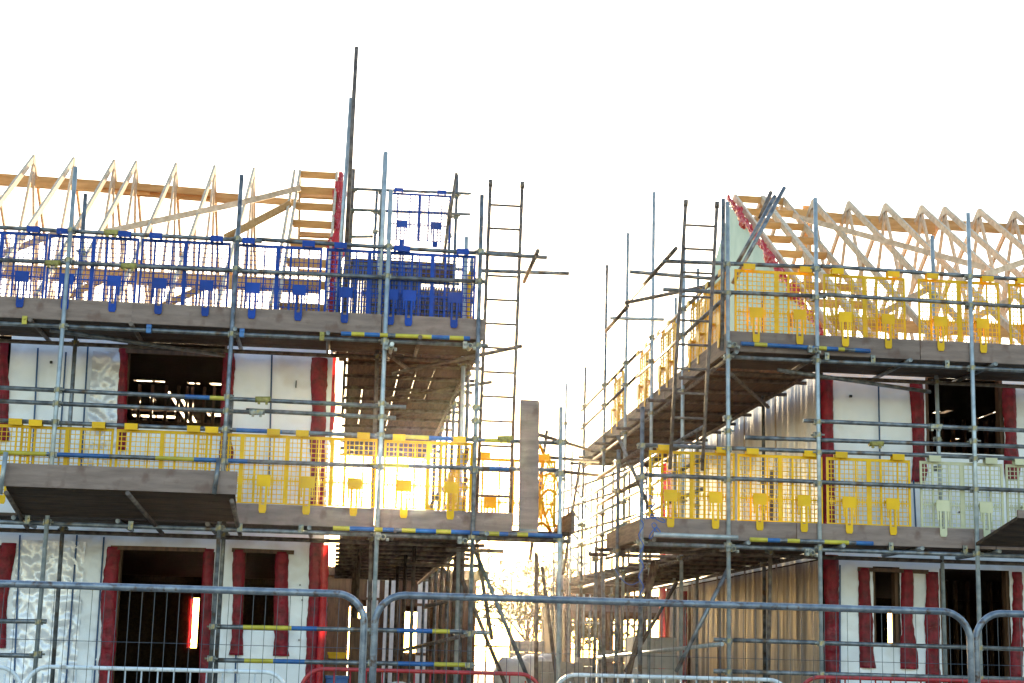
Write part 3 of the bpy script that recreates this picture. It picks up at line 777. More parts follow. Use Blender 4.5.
# ---- left house
LX0, LX1 = -8.5, -.17
LH = empty('timber_frame_house', 'unfinished timber house on the left, white wrapped, its gable edge beside the tallest pole', 'house', (-4, YW, GND))
w1 = op(127, 346, 223, 431); w0 = op(-30, 343, 6, 425); d1 = op(119, 548, 205, 700); wi2 = op(243, 551, 276, 630); w3 = op(-60, 543, 6, 640)
d1 = (d1[0], d1[1], GND+.05, d1[3])
wA = (w1[0], w1[1], w1[2], ZE-.08); wB = (w0[0], w0[1], w0[2], ZE-.08)
Lops = [wA, wB, d1, wi2, w3]
def bo(x0, y0, x1, y1): return op(x0, y0, x1, y1, YB)
Lback = [bo(192.5, 598, 197, 648)]
house_shell(LH, LX0, LX1, Lops, Lback, [(at(88, 400, YW).x, at(119, 400, YW).x, .055)], 3.1, True, True,
            [((38, 348), (29, 520)), ((66, 352), (58, 470)), ((88, 345), (81, 470)), ((272, 352), (269, 480)), ((77, 535), (66, 683)), ((104, 537), (94, 683)), ((236, 655), (235, 683)), ((20, 535), (14, 683))],
            [cg(131, 407, 176, 412.5), cg(133, 414.5, 176, 419), cg(207, 410.5, 222, 417), cg(134, 380, 165, 383), cg(188, 382.5, 200, 385), cg(210, 383, 222, 386), cg(178, 392, 181, 424), cg(188, 400, 190, 424), cg(150, 396, 155, 401)])
for x_, y_, w_, h_ in ((296, 384, .012, .09), (51, 362, .03, .03), (300, 585, .012, .02), (302, 600, .012, .02), (299, 640, .012, .02)):
    MB().box(-w_/2, w_/2, -.004, .03, -h_/2, h_/2).build('wrap_slit', M['black'], LH, loc=at(x_, y_, YW-.07)-LH.location)
# wrinkled lower foil patch, its own loose sheet
a = at(19, 540, YW); b = at(73, 700, YW)
mb = membrane(a.x, b.x+.02, GND+.05, a.z, [], YW-.01, [(-99, 99, .05)], step=.025, seed=11)
for v in mb.v: v -= LH.location
mb.build('loose_foil', M['foilc'], LH, smooth=True)
a = at(94, 352, YW); b = at(117, 470, YW)
mb = membrane(a.x, b.x+.02, b.z, a.z, [], YW-.02, [(-99, 99, .045)], step=.03, seed=17)
for v in mb.v: v -= LH.location
mb.build('loose_foil', M['foilc'], LH, smooth=True)
YS = YW-.05
strip(LH, [(4, 343, 10), (4, 425, 9), (4, 432, 12), (2, 441, 14)], YS, seed=1)
strip(LH, [(123.5, 348, 9), (122, 400, 10), (121, 450, 11)], YS, seed=2); strip(LH, [(229, 352, 11), (227, 400, 12), (225.5, 440, 11), (226, 452, 15), (226, 463, 13)], YS, seed=3)
strip(LH, [(319.5, 358, 16), (318, 440, 15), (316, 530, 14)], YS, seed=4, bulge=.06)
strip(LH, [(317, 540, 14), (314, 610, 13), (311, 700, 12)], YS, seed=5, bulge=.06)
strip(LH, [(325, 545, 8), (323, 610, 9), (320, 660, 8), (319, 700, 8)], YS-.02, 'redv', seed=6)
strip(LH, [(114, 547, 13), (110, 575, 16), (108.5, 620, 15), (108, 652, 14), (106, 660, 16), (105, 700, 15)], YS, seed=7)
strip(LH, [(209, 549, 11), (206.5, 600, 11), (205, 660, 12), (203, 700, 11)], YS, seed=8)
strip(LH, [(239.5, 550, 12), (238, 600, 11), (237, 640, 11), (236, 655, 14)], YS, seed=9)
strip(LH, [(282, 552, 13), (281, 600, 14), (281.5, 640, 15), (281, 656, 17)], YS, seed=10)
strip(LH, [(9, 543, 15), (5, 570, 15), (1, 600, 12), (2, 648, 8)], YS, seed=11)
strip(LH, [(191.5, 596, 5), (188.5, 648, 4)], YB-.2, 'redv', seed=12)
strip(LH, [(332.5, 357, 7), (331, 430, 6)], YW+.1, 'redv', seed=14, bulge=.03)  # bright red puts the sunlit edge of the side wall into colour
for a, b in (((111, 547.5), (206, 550)), ((232, 550), (294, 552.5)), ((122, 351), (232, 356))):
    p, q = at(*a, YW-.06), at(*b, YW-.06); mid = (p+q)/2
    MB().beam(p-mid, q-mid, .05, .05).build('lintel_board', M['stud'], LH, loc=mid-LH.location)
# wooden reveals in the openings
for o_ in (wA, d1, wi2):
    for X in (o_[0]+.02, o_[1]-.02):
        MB().box(-.019, .019, 0, .14, 0, o_[3]-o_[2]).build('reveal', M['stud'], LH, loc=Vector((X, YW+.001, o_[2]))-LH.location)
studs(LH, [at(x_, 400, 24).x for x_ in (139, 152, 166, 178, 187, 192, 204, 214, 60, 250)], 24, 3.25, 5.48, (4.15, 4.9))
studs(LH, [at(x_, 400, 27.5).x for x_ in (128, 147, 168, 181, 199, 210, 225)], 27.5, 3.25, 5.48, (4.55, 5.1))
# trusses
Lt = [at(x_, y_, YR).x for x_, y_ in ((34, 156), (74, 159), (114, 160.5), (136, 162.5), (176, 164.5), (215, 167), (254, 169))]
dx = (Lt[-1]-Lt[0])/5.5
trusses(LH, [Lt[0]-3*dx, Lt[0]-2*dx, Lt[0]-dx] + Lt)
# gable ladder (two rafters and noggings)
def gable_ladder(root, X0, X1, half='front', step=.62, n=9):
    for X in (X0, X1):
        rafter(root, X, (YW-.32, ZR+SL*(YW-.32-YR)-.0), (YR, ZR-.05), 'verge_rafter', 'pine', h=.11)
        rafter(root, X, (YB+.32, ZR+SL*(YW-.32-YR)), (YR, ZR-.05), 'verge_rafter', 'pine', h=.11)
    for i in range(n):
        for s in (-1, 1):
            dy = (.05 if s < 0 else .4)+i*step
            if dy > YR-YW+.2: continue
            y = s*dy
            c = Vector(((X0+X1)/2, YR+y, ZR-.06-SL*dy))
            MB().beam(Vector((-(X1-X0)/2+.02, 0, 0)), Vector(((X1-X0)/2-.02, 0, 0)), .038, .115, up=Vector((0, s*SL, 1))).build('nogging', M['pineo'], root, loc=c-root.location)
gx0, gx1 = at(300, 171.5, YR).x, at(337, 173, YR).x
gable_ladder(LH, gx0, gx1, step=.74, n=13)
rafter(LH, gx0-.09, (YW-.3, ZR+SL*(YW-.3-YR)), (YR, ZR-.05), 'verge_rafter')
def longi(root, p, q, Y, h=.16, w=.038, m='pineo', name='binder'):
    a, b = at(*p, Y), at(*q, Y); mid = (a+b)/2
    return MB().beam(a-mid, b-mid, w, h).build(name, M[m], root, loc=mid-root.location)
longi(LH, (-30, 177.5), (150, 190), YR+.35, .2); longi(LH, (110, 189), (242, 199.5), YR+.40, .17); longi(LH, (100, 184), (215, 193), YR+.3, .12)
def diag(root, p, Y1_, q, Y2_, name='diagonal_brace', h=.09, m='pine'):
    a, b = at(*p, Y1_), at(*q, Y2_); mid = (a+b)/2
    return MB().beam(a-mid, b-mid, .03, h).build(name, M[m], root, loc=mid-root.location)
diag(LH, (105, 232), 22.6, (245, 202), 23.9); diag(LH, (232, 205), 23.8, (300, 188), 24.6)
diag(LH, (225, 238), 22.6, (290, 204), 24.0, m='pineo', h=.11); diag(LH, (250, 199), 26.2, (298, 203), 26.2, m='pineo', h=.12)
diag(LH, (60, 300), 21.5, (140, 262), 22.6, m='pineo'); diag(LH, (150, 312), 21.3, (232, 274), 22.6, m='pineo')
diag(LH, (-20, 262), 22.0, (60, 232), 23.0)
# far eave binder and plates seen through the guards
for yy, z_ in ((YW+.1, ZE+.02), (YB-.1, ZE+.02), (23.2, ZE+.16), (28.4, ZE+.16)):
    MB().box(-4.1, 4.0, -.05, .05, -.04, .04).build('wall_plate', M['pineo'], LH, loc=Vector((-4.3, yy, z_))-LH.location)
MB().box(-4.1, 3.9, -.02, .02, -.1, .1).build('binder', M['pineo'], LH, loc=Vector((-4.3, 22.35, 6.72))-LH.location)
# verge sleeve
def verge_sleeve(root, X, y0, y1, m, seed, name='cavity_barrier', amp=.05, w=.11):
    mb = MB(); n = 150; base = Vector((X, (y0+y1)/2, ZR+SL*((y0+y1)/2-YR))); K = 14
    for i in range(n+1):
        y = y0+(y1-y0)*i/n; z = ZR - SL*abs(y-YR) - .06
        c = Vector((X, y, z)) - base
        f = noise.noise(Vector((i*.06, seed, 2)))
        rad = w*(.42+1.9*max(0, f)+.35*abs(noise.noise(Vector((i*.3, seed, 5)))))
        for k in range(K):
            a = 2*math.pi*k/K; rj = rad*(1+.9*noise.noise(Vector((math.cos(a)*3, i*.45, seed+math.sin(a)*3))))
            mb.v.append(c+Vector((math.cos(a)*rj*.5, noise.noise(Vector((i*1.3, k, seed)))*.05, math.sin(a)*rj - .12*max(0, f) + noise.noise(Vector((i*.12, seed, 8)))*amp*.6)))
    for i in range(n):
        for k in range(K):
            a = i*K+k; b = i*K+(k+1) % K; mb.f.append((a, b, b+K, a+K)); mb.m.append(0)
    mb.f.append(tuple(range(K))); mb.m.append(0); mb.f.append(tuple(n*K+k for k in reversed(range(K)))); mb.m.append(0)
    return mb.build(name, M[m], root, smooth=False, loc=base-root.location)
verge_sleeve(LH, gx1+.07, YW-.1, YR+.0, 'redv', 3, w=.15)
# gable panel of the left house
def gable_panel(root, X, m='sheath'):
    mb = MB(); y0, y1 = YW+.05, YB-.05
    pts = [(y0, ZE), (y1, ZE), (y1, ZR-.14-SL*(y1-YR)), (YR, ZR-.14), (y0, ZR-.14-SL*(YR-y0))]
    n = len(pts)
    for s in (0, .04): mb.v += [Vector((X+s, a, b))-root.location for a, b in pts]
    mb.f += [tuple(range(n-1, -1, -1)), tuple(n+i for i in range(n))]; mb.m += [0, 0]
    for i in range(n):
        j = (i+1) % n; mb.f.append((i, j, n+j, n+i)); mb.m.append(0)
    return mb.build('gable_panel', M[m], root)
gable_panel(LH, LX1-.05)

# ---- right house
RX0, RX1 = 6.33, 14.5
RH = empty('timber_frame_house', 'unfinished timber house on the right with shade-tinted side wall, green gable and bare trusses', 'house', (8, YW, GND))
r1 = op(925, 380, 1004, 456); r1 = (r1[0], r1[1], r1[2], ZE-.08)
rw = op(872, 565, 899, 646); rd = op(939, 568, 1013, 700); rd = (rd[0], rd[1], GND+.05, rd[3])
Rops = [r1, rw, rd]
Rback = [bo(885, 612, 898, 643)]
house_shell(RH, RX0, RX1, Rops, Rback, [], 8.2, True, True,
            [((878.5, 384), (881, 520)), ((913.5, 480), (916, 530)), ((840, 565), (840, 683)), ((990, 490), (992, 530))], [cg(942, 410, 949, 414.5), cg(930, 437, 938, 447), cg(943, 438, 949, 447.5), cg(989, 408, 991, 420), cg(934, 411, 939, 414)])
strip(RH, [(826.5, 378, 13), (828, 450, 12), (829.5, 525, 11)], YS, seed=21, bulge=.06)
strip(RH, [(831, 555, 15), (832, 620, 15), (833, 700, 16)], YS, seed=22, bulge=.06)
strip(RH, [(916, 382, 13), (918, 420, 13), (919, 455, 12), (920, 470, 16), (918, 482, 14)], YS, seed=23)
strip(RH, [(1009, 388, 13), (1011, 440, 13), (1012, 465, 16), (1012, 479, 13)], YS, seed=24)
strip(RH, [(864, 568, 12), (865, 610, 13), (866.5, 650, 15), (868, 668, 17)], YS, seed=25)
strip(RH, [(907, 570, 12), (907, 620, 13), (909, 655, 17), (909, 669, 18)], YS, seed=26)
strip(RH, [(932, 572, 13), (932.5, 630, 14), (933.5, 700, 16)], YS, seed=27)
strip(RH, [(1017, 572, 10), (1018, 630, 11), (1015, 700, 14)], YS, seed=28)
for a, b in (((858, 569), (928, 572)),):
    p, q = at(*a, YW-.06), at(*b, YW-.06); mid = (p+q)/2
    MB().beam(p-mid, q-mid, .05, .05).build('lintel_board', M['stud'], RH, loc=mid-RH.location)
for o_ in Rops:
    for X in (o_[0]+.02, o_[1]-.02):
        MB().box(-.019, .019, 0, .14, 0, o_[3]-o_[2]).build('reveal', M['stud'], RH, loc=Vector((X, YW+.001, o_[2]))-RH.location)
studs(RH, [at(x_, 400, 24).x for x_ in (930, 941, 952, 963, 975, 985, 996)], 24, 3.25, 5.48, (4.4,))
studs(RH, [at(x_, 600, 23.5).x for x_ in (945, 955, 967, 978, 990, 1002)], 23.5, .95, 2.95, ())
MB().box(-.6, .9, 0, .03, 0, 2.2).build('partition', M['osb'], RH, loc=Vector((8.9, 25, 3.25))-RH.location)
for x_, y_, w_, h_ in ((851, 396, .035, .03), (889, 512, .03, .02), (960, 512, .02, .02)):
    MB().box(-w_/2, w_/2, -.004, .03, -h_/2, h_/2).build('wrap_slit', M['black'], RH, loc=at(x_, y_, YW-.07)-RH.location)
# side wall wrap facing the passage; lower storey's shade mixed into a tan colour
for nm_, za, zb, mm_ in (('side_membrane', GND, 3.0, 'foil_shaded'), ('side_membrane', 3.02, ZE, 'foil')):
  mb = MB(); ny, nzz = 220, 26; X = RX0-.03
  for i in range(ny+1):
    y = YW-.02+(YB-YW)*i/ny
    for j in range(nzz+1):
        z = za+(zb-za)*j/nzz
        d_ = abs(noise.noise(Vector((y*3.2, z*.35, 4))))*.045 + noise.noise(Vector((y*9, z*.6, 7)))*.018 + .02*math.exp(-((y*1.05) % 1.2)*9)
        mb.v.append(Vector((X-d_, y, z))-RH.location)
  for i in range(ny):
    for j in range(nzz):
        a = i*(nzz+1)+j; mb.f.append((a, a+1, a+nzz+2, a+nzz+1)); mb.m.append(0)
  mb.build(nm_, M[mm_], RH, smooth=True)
for y_ in (22.5, 24.3, 26.1, 28, 29.6):
    MB().box(-.012, 0, -.03, .03, 0, 4.6).build('batten', M['foil_shaded'], RH, loc=Vector((RX0-.115, y_, GND+.05))-RH.location)
# red end of the side wall
def side_sleeve(X, Y_, z0, z1, m, w=.25):
    mb = MB(); n = 40; K = 8
    for i in range(n+1):
        z = z0+(z1-z0)*i/n; ww = w*(1+.25*noise.noise(Vector((z*3, Y_, 1))))
        for k in range(K+1):
            t = k/K; mb.v.append(Vector((-.06*math.sin(math.pi*t)**.5-.02, (t-.5)*ww, z-z0)))
    for i in range(n):
        for k in range(K): a = i*(K+1)+k; mb.f.append((a, a+1, a+K+2, a+K+1)); mb.m.append(0)
    mb.build('cavity_barrier', M[m], RH, smooth=True, loc=Vector((X, Y_, z0))-RH.location)
side_sleeve(RX0-.09, 30.6, GND, ZE-.2, 'redv', .5); side_sleeve(RX0-.09, 28.6, GND, 2.9, 'red', .35)
Rt = [at(x_, y_, YR).x for x_, y_ in ((813, 197.5), (848.5, 199), (885, 201), (921, 203), (944, 204), (979, 206), (1014, 208))]
trusses(RH, Rt + [Rt[-1]+.64*k for k in (1, 2, 3, 4)])
rx0, rx1 = at(735, 194, YR).x, at(783, 199, YR).x
gable_ladder(RH, rx0+.0, rx1-.38, step=.6, n=12); gable_ladder(RH, rx1-.34, rx1, step=.6, n=12)
gable_panel(RH, rx0-.07)
verge_sleeve(RH, rx0-.12, YW-.2, YR+.0, 'redv', 31, amp=.1, w=.12)
longi(RH, (775, 211), (905, 226), YR+.35, .17); longi(RH, (845, 219), (1060, 232), YR+.4, .18); longi(RH, (870, 224), (935, 229), YR+.3, .2)
diag(RH, (793, 216), 24.8, (985, 268), 22.4); diag(RH, (870, 320), 21.4, (935, 285), 22.2); diag(RH, (940, 335), 21.2, (1010, 300), 22.2); diag(RH, (985, 275), 22.0, (1035, 258), 22.6)
p = at(807, 206, 26.4)
MB().box(-.07, .07, -.03, .03, -1.6, 0).build('post', M['pineo'], RH, loc=p+Vector((0, 0, .0))-RH.location)
MB().box(-4.0, 4.1, -.02, .02, -.09, .09).build('binder', M['pineo'], RH, loc=Vector((10.3, 22.1, 6.5))-RH.location)
for yy, z_ in ((YW+.1, ZE+.02), (YB-.1, ZE+.02), (23.2, ZE+.16), (28.4, ZE+.16)):
    MB().box(-3.9, 4.1, -.05, .05, -.04, .04).build('wall_plate', M['pineo'], RH, loc=Vector((10.3, yy, z_))-RH.location)

# ================================================================== FENCES
def heras(x0, x1, y, label, ry=0):
    W = x1-x0; root = empty('mesh_fence_panel', label, 'fence panel', (x0, y, 0), 'tall temporary mesh fence panels in the foreground', rz=ry)
    r = .021; R_ = .17; H = 1.96
    pts = [Vector((0, 0, .1))] + [Vector((R_-R_*math.cos(a), 0, H-R_+R_*math.sin(a))) for a in [math.pi/2*k/8 for k in range(9)]] + \
          [Vector((W-R_+R_*math.sin(a), 0, H-R_+R_*math.cos(a))) for a in [math.pi/2*k/8 for k in range(9)]] + [Vector((W, 0, .1)), ]
    MB().path(pts, r, 12).build('frame', M['fence'], root, smooth=True)
    MB().path([Vector((.02, 0, .12)), Vector((W-.02, 0, .12))], r*.8, 10).build('bottom_rail', M['fence'], root, smooth=True)
    mb = MB(); k = .07; 
    while k < W-.03:
        zt = H-.01
        if k < R_: zt = H-R_+math.sqrt(max(0, R_**2-(R_-k)**2))
        if k > W-R_: zt = H-R_+math.sqrt(max(0, R_**2-(k-W+R_)**2))
        mb.path([Vector((k, .0, .12)), Vector((k, .0, zt))], .0017, 4); k += .0705
    z = .35
    while z < H-.1: mb.path([Vector((.0, -.004, z)), Vector((W, -.004, z))], .0017, 4); z += .26
    mb.build('wire_mesh', M['wire'], root)
    MB().box(-.35, .35, -.12, .12, 0, .14).build('foot_block', M['block'], root, loc=(W-.02, 0, .0), bevel=.02)
    return root
heras(-3.43, .175, 9.55, 'tall mesh fence panel in the foreground on the left, cut by the left edge')
heras(.235, 3.815, 9.5, 'tall mesh fence panel in the middle of the foreground')
heras(3.87, 7.4, 9.55, 'tall mesh fence panel in the foreground on the right, cut by the right edge')
def barrier(xa, xb, Y_, zt, m, label, rz=0, dz=0):
    W = xb-xa; z0 = gz(Y_); H = zt-z0
    root = empty('crowd_barrier', label, 'barrier', (xa, Y_, z0), 'waist high crowd control barriers behind the mesh fence', rz=rz)
    R_ = .2; r = .019
    pts = [Vector((0, 0, .12))] + [Vector((R_-R_*math.cos(a), 0, H-R_+R_*math.sin(a))) for a in [math.pi/2*k/8 for k in range(9)]] + \
          [Vector((W-R_+R_*math.sin(a), 0, H-R_+R_*math.cos(a))) for a in [math.pi/2*k/8 for k in range(9)]] + [Vector((W, 0, .12))]
    pts.append(pts[0])
    MB().path(pts, r, 10).build('frame', M[m], root, smooth=True)
    mb = MB(); n = int(W/.14)
    for k in range(1, n): mb.path([Vector((W*k/n, 0, .13)), Vector((W*k/n, 0, H-.005 if .15 < W*k/n < W-.15 else H-.06))], .008, 6)
    mb.build('bars', M[m], root, smooth=True)
    for x_ in (.4, W-.4):
        MB().path([Vector((x_, -.25, .02)), Vector((x_, -.05, .12)), Vector((x_, .05, .12)), Vector((x_, .25, .02))], .014, 8).build('foot', M[m], root, smooth=True)
barrier(-4.9, -2.74, 15, 1.43, 'wht', 'white crowd barrier cut by the left edge of the photo')
barrier(-2.70, -.40, 15, 1.445, 'wht', 'white crowd barrier in front of the left house doorway')
barrier(-.27, 1.93, 15.1, 1.485, 'redp', 'dark red crowd barrier in front of the passage between the houses', rz=0)
barrier(2.04, 4.26, 15, 1.49, 'wht', 'white crowd barrier in front of the shade-tinted side wall')
barrier(4.38, 6.75, 15.1, 1.525, 'redp', 'dark red crowd barrier in front of the right house window')

# ================================================================== BEHIND
FS = Scaffold('scaffold', 'distant brown boarded scaffold seen at the far end of the passage, behind the right scaffold', (6, 34, GND))
a = at(649, 568, 31.8); b = at(556, 586, 37.5)
mid = (a+b)/2
for q0, q1, z_ in ((a, b, 0),):
    MB().beam(a-mid, b-mid, .04, .26).build('toe_board', M['boardy'], FS.root, loc=mid-FS.o)
dirv = (b-a).normalized()
for k in range(6):
    off = Vector((.12+.24*k, .08*k, -.14)); MB().beam(a-mid, b-mid, .22, .04).build('deck_board', M['decky'], FS.root, loc=mid+off-FS.o)
for k in range(7):
    p = a.lerp(b, k/6); FS.pole((p.x-.06, p.y, GND), (p.x-.06, p.y, a.z+1.6+rnd()*.8), 'rusty' if k % 2 else 'steel', (3.0, 3.9), cy=2)
    FS.pole((p.x+1.2, p.y+.3, GND), (p.x+1.2, p.y+.3, a.z+.3), 'rusty', ())
for dz in (.75, 1.1, 1.7, 2.1): FS.tube('guard_rail', a+Vector((-.1, 0, dz)), b+Vector((-.1, 0, dz)), 'rusty')
for dz in (.5, 1.0, 1.5, 2.0, 2.6): FS.tube('guard_rail', Vector((5.2, 36, 3+dz)), Vector((7.4, 46, 3.0+dz)), 'steel_lt')
for k in range(5): FS.pole((5.2+k*.5, 36+k*2.2, GND), (5.2+k*.5, 36+k*2.2, 6.3), 'steel_lt', ())
for k in range(9):
    X_ = 3.6+k*.75; Y_ = 46+k*.6
    FS.pole((X_, Y_, GND), (X_, Y_, 4.2+rnd()*1.2), 'rusty' if k % 2 else 'steel', (2.8,))
for z_ in (2.0, 2.8, 3.9): FS.tube('guard_rail', (3.3, 46, z_), (10, 51, z_), 'steel')
FS.board('toe_board', 5.4, 9.5, 41, 41.04, 2.9, 3.15, 'board')

def far_house(loc, w, d, h, label, m, ops, roof=0):
    root = empty('distant_house', label, 'house', loc)
    mb = MB(); wall_grid(mb, -w/2, w/2, 0, h, ops, 0, .15); mb.box(-w/2, -w/2+.15, .152, d-.152, 0, h); mb.box(w/2-.15, w/2, .152, d-.152, 0, h); wall_grid(mb, -w/2, w/2, 0, h, ops, d-.15, d)
    mb.build('wall', M[m], root)
    for o_ in ops:
        mb = MB()
        for (p, q) in (((o_[0], o_[2]), (o_[1], o_[2])), ((o_[0], o_[3]), (o_[1], o_[3])), ((o_[0], o_[2]), (o_[0], o_[3])), ((o_[1], o_[2]), (o_[1], o_[3]))):
            mb.beam((p[0], -.02, p[1]), (q[0], -.02, q[1]), .06, .08, up=(0, 1, 0))
        mb.build('window_frame', M['stud'], root)
    if roof:
        mb = MB(); mb.prism([(-w/2-.3, 0), (w/2+.3, 0), (0, roof)], -.3, d+.3)
        mb.build('roof', M['tile'], root, loc=(0, 0, h+.002))
    else:
        MB().box(-w/2-.1, w/2+.1, -.1, d+.1, h+.002, h+.2).build('floor_deck', M['stud'], root)
    return root
far_house((9.2, 43, GND), 6.2, 5, 2.3, 'distant brown timber-frame ground floor seen through the passage, right of centre', 'stud', [(-2.95, -2.1, .1, 2.0), (-1.95, -1.1, .1, 2.0), (-.95, -.2, .1, 2.0), (-.05, .6, .9, 2.0), (1.2, 1.9, .1, 2.0), (2.05, 2.9, .1, 2.0)])
far_house((1.5, 37, GND), 3.4, 6, 2.5, 'distant brown timber house with white wrap strips, seen under the left passage deck', 'stud', [(-1.2, -.5, .1, 2.0), (.0, .8, .8, 1.9)], 0)
for k, X in enumerate((.85, 1.25, 2.0)):
    MB().box(-.14, .14, -.02, .0, 0, 2.3).build('foil_strip', M['bag'], D.objects['distant_house.001'], loc=(X-1.5, -.03, .15))
# trees beyond
def tree(loc, h, cr, label, nleaf=900, seed=0):
    rg = random.Random(seed); root = empty('tree', label, 'tree', loc, 'trees beyond the passage')
    mb = MB(); top = Vector((.1, 0, h*.55)); mb.path([Vector((0, 0, 0)), Vector((.05, 0, h*.3)), top], .12, 8, taper=.5)
    tips = []
    for k in range(14):
        a = rg.random()*6.28; e = Vector((math.cos(a)*cr*(.5+.5*rg.random()), math.sin(a)*cr*(.5+.5*rg.random()), h*(.5+.45*rg.random())))
        st = Vector((.05, 0, h*(.25+.3*rg.random()))); m_ = st.lerp(e, .5)+Vector((0, 0, .2)); mb.path([st, m_, e], .04, 5, taper=.25); tips += [e, m_]
        for q in range(3):
            e2 = e+Vector((rg.gauss(0, .4), rg.gauss(0, .4), rg.gauss(0, .3))); mb.path([m_, e2], .015, 4, taper=.4); tips.append(e2)
    mb.build('trunk', M['bark'], root, smooth=True)
    lf = MB()
    for k in range(nleaf):
        c = rg.choice(tips)+Vector((rg.gauss(0, .28), rg.gauss(0, .28), rg.gauss(0, .2)))
        u = Vector((rg.gauss(0, 1), rg.gauss(0, 1), rg.gauss(0, 1))).normalized()*.13; w = u.orthogonal().normalized()*.09
        lf.quad(c-u, c-w, c+u, c+w)
    lf.build('crown', M['leaf'], root)
tree((7.3, 62, GND), 4.4, 1.9, 'sparse pale tree in the glare beyond the passage, nearest the left scaffold', seed=1)
tree((9.9, 66, GND), 3.6, 1.7, 'low sparse tree in the glare beyond the passage, right of the taller one', seed=2)
# debris in the passage
def bag(loc, s, label, seed):
    mb = MB(); n, k = 14, 18
    for i in range(n+1):
        ph = -math.pi/2+math.pi*i/n
        for j in range(k):
            th = 2*math.pi*j/k; d = Vector((math.cos(ph)*math.cos(th), math.cos(ph)*math.sin(th), math.sin(ph)))
            d = Vector([math.copysign(abs(v)**.65, v) for v in d]); q = 1+.16*noise.noise(d*2.2+Vector((seed, 0, 0)))
            mb.v.append(Vector((d.x*s[0]*q, d.y*s[1]*q, (d.z*q+.95)*s[2])))
    for i in range(n):
        for j in range(k):
            a = i*k+j; b = i*k+(j+1) % k; mb.f.append((a, b, b+k, a+k)); mb.m.append(0)
    tag(mb.build('builders_bag', M['bag'], smooth=True, loc=loc), label, 'bag', 'white builders bags in the passage')
for q, Y_, s, lab, sd in (((512, 668), 27, (.3, .3, .3), 'white builders bag behind the red barrier, leftmost of the pale sacks', 1), ((532, 666), 28, (.28, .3, .26), 'white builders bag in the passage, right of the leftmost sack', 2), ((548, 664), 30, (.22, .3, .22), 'small white builders bag beside the grey blocks', 3)):
    p = at(*q, Y_); bag((p.x, Y_, GND), (s[0], s[1], max(.2, (p.z-GND)/1.9+.08)), lab, sd)
def block_stack(q0, q1, Y_, label, n=5, rows=4):
    a = at(*q0, Y_); b = at(*q1, Y_); root = empty('block_stack', label, 'concrete blocks', (a.x, Y_, GND), 'grey block stacks in the passage')
    H = a.z-GND; W = b.x-a.x
    for j in range(rows):
        for i in range(n):
            off = (.5 if j % 2 else 0)*W/n*.0
            MB().box(.004, W/n-.006, 0, .4, .003, H/rows-.004).build('block', M['block'], root, loc=(off+i*W/n, rnd()*.03, j*H/rows), bevel=.008)
block_stack((541, 661), (583, 661), 26, 'grey concrete block stack between the last left pole and the white barrier')
block_stack((578, 657), (596, 657), 29, 'smaller grey block stack behind the white barrier, further back', 3, 5)
block_stack((512, 640), (545, 641), 44, 'distant pale block stack in the glare right of the leaning props', 4, 4)
block_stack((600, 650), (628, 651), 33, 'grey block stack behind the poles of the right scaffold', 4, 4)
# coloured boxes beneath the left deck
def crate(q0, q1, Y_, col, label, name='crate'):
    a = at(*q0, Y_); b = at(*q1, Y_); W = b.x-a.x; H = a.z-b.z
    root = empty(name, label, 'crate', (a.x, Y_, b.z))
    mb = MB(); mb.box(0, W, 0, .02, 0, H); mb.box(0, .02, .021, .35, 0, H); mb.box(W-.02, W, .021, .35, 0, H); mb.box(0, W, .351, .37, 0, H); mb.box(.02, W-.02, .021, .35, 0, .02)
    mb.build('body', col, root, bevel=.006)
    MB().box(-.012, W+.012, -.012, .38, H-.035, H-.0).build('rim', col, root, bevel=.004)
    return root
yb = at(328, 652, 21.6)
t = empty('trestle_table', 'low timber trestle under the left passage deck, carrying the yellow crate', 'trestle', (yb.x-.05, 21.6, GND))
hgt = at(336, 659, 21.6).z-.03-GND
MB().box(0, .45, -.02, .42, hgt, hgt+.028).build('top', M['stud'], t)
for x_ in (.03, .42):
    for y_ in (.03, .37): MB().box(x_-.02, x_+.02, y_-.02, y_+.02, 0, hgt-.001).build('leg', M['stud'], t)
crate((328.5, 652), (345, 658.8), 21.6, M['yellow'], 'yellow plastic crate beside the red corner strip of the left house')
c = crate((326, 675.5), (347, 700), 20.9, M['pblue'], 'blue plastic drum-like crate at the foot of the left house corner')
# round pipe coil
mb = MB(); pc = at(399, 676, 18.2); pc.z = gz(18.2)+.24
for k in range(5):
    pts = [Vector((math.cos(a)*(.24-.012*k), .03*k, math.sin(a)*(.24-.012*k))) for a in [2*math.pi*i/28 for i in range(29)]]
    mb.path(pts, .016, 7)
tag(mb.build('pipe_coil', M['block'], smooth=True, loc=pc), 'coil of pale grey pipe standing on edge behind the red barrier', 'pipe coil')
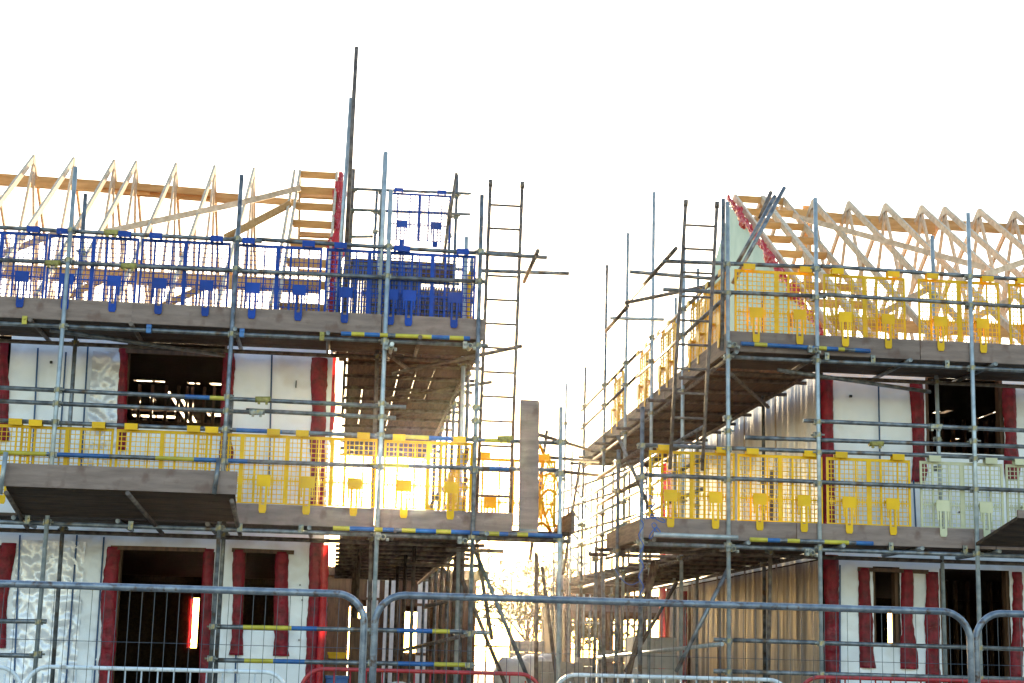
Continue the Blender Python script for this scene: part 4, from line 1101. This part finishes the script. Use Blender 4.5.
# slate-blue timber post cluster under the left deck
MB()
pp = empty('timber_post', 'brown timber post standing under the left passage deck', 'post', (at(357, 640, 22).x, 22, GND))
MB().box(-.09, .09, -.05, .05, 0, at(357, 618, 22).z-GND).build('shaft', M['stud'], pp); MB().box(-.14, .14, -.1, .1, 0, .04).build('foot', M['stud'], pp, loc=(0, 0, -.0))
pa = at(650, 616, 27)
pl = empty('block_pallet', 'pallet of pale blocks under the right scaffold, left of the bright red strip', 'pallet', (at(655, 650, 27).x, 27, GND))
MB().box(-.4, .4, 0, .8, 0, .12).build('pallet', M['stud'], pl)
for j in range(4):
    for i in range(2): MB().box(-.38+i*.38+.004, -.38+(i+1)*.38-.004, .02, .78, .122+j*.26, .122+(j+1)*.26-.008).build('block', M['bag'], pl, bevel=.01)

# ================================================================== LIGHT
w = D.worlds.new('World'); sc.world = w; w.use_nodes = True
nt = w.node_tree; bg = nt.nodes['Background']
sky = nt.nodes.new('ShaderNodeTexSky'); sky.sky_type = 'NISHITA'; sky.sun_disc = False
SE, SA = 6.07, 3.7
sky.sun_elevation = DEG(SE); sky.sun_rotation = DEG(SA); sky.altitude = 50; sky.air_density = 1.0; sky.dust_density = .7; sky.ozone_density = 1.4
nt.links.new(sky.outputs[0], bg.inputs['Color']); bg.inputs['Strength'].default_value = .15
sd = Vector((math.sin(DEG(SA))*math.cos(DEG(SE)), math.cos(DEG(SA))*math.cos(DEG(SE)), math.sin(DEG(SE))))
sl = D.lights.new('sun', 'SUN'); sl.energy = 4.5; sl.angle = DEG(.53); sl.color = (1, .72, .42)
so = D.objects.new('sun', sl); COL.objects.link(so); so.location = sd*200
so.rotation_euler = sd.to_track_quat('Z', 'Y').to_euler()
HAZE = True
if HAZE:
    hz = MB().box(-60, 80, -8, 120, -1.2, 13).build('haze', M['bag']); hz.data.materials.clear()
    hm = D.materials.new('haze_air'); hm.use_nodes = True; n2 = hm.node_tree; n2.nodes.remove(n2.nodes['Principled BSDF'])
    pv = n2.nodes.new('ShaderNodeVolumePrincipled'); pv.inputs['Density'].default_value = .00013; pv.inputs['Color'].default_value = (.95, .93, .9, 1); pv.inputs['Anisotropy'].default_value = .96
    n2.links.new(pv.outputs[0], n2.nodes['Material Output'].inputs['Volume']); hz.data.materials.append(hm)
    tag(hz, kind='stuff')
sc.render.engine = 'CYCLES'
sc.view_settings.view_transform = 'Standard'; sc.view_settings.look = 'None'; sc.view_settings.gamma = 1; sc.view_settings.exposure = 2.35
sc.view_settings.use_white_balance = True; sc.view_settings.white_balance_temperature = 6700; sc.view_settings.white_balance_tint = 12
sc.cycles.max_bounces = 8
sc.cycles.volume_bounces = 0
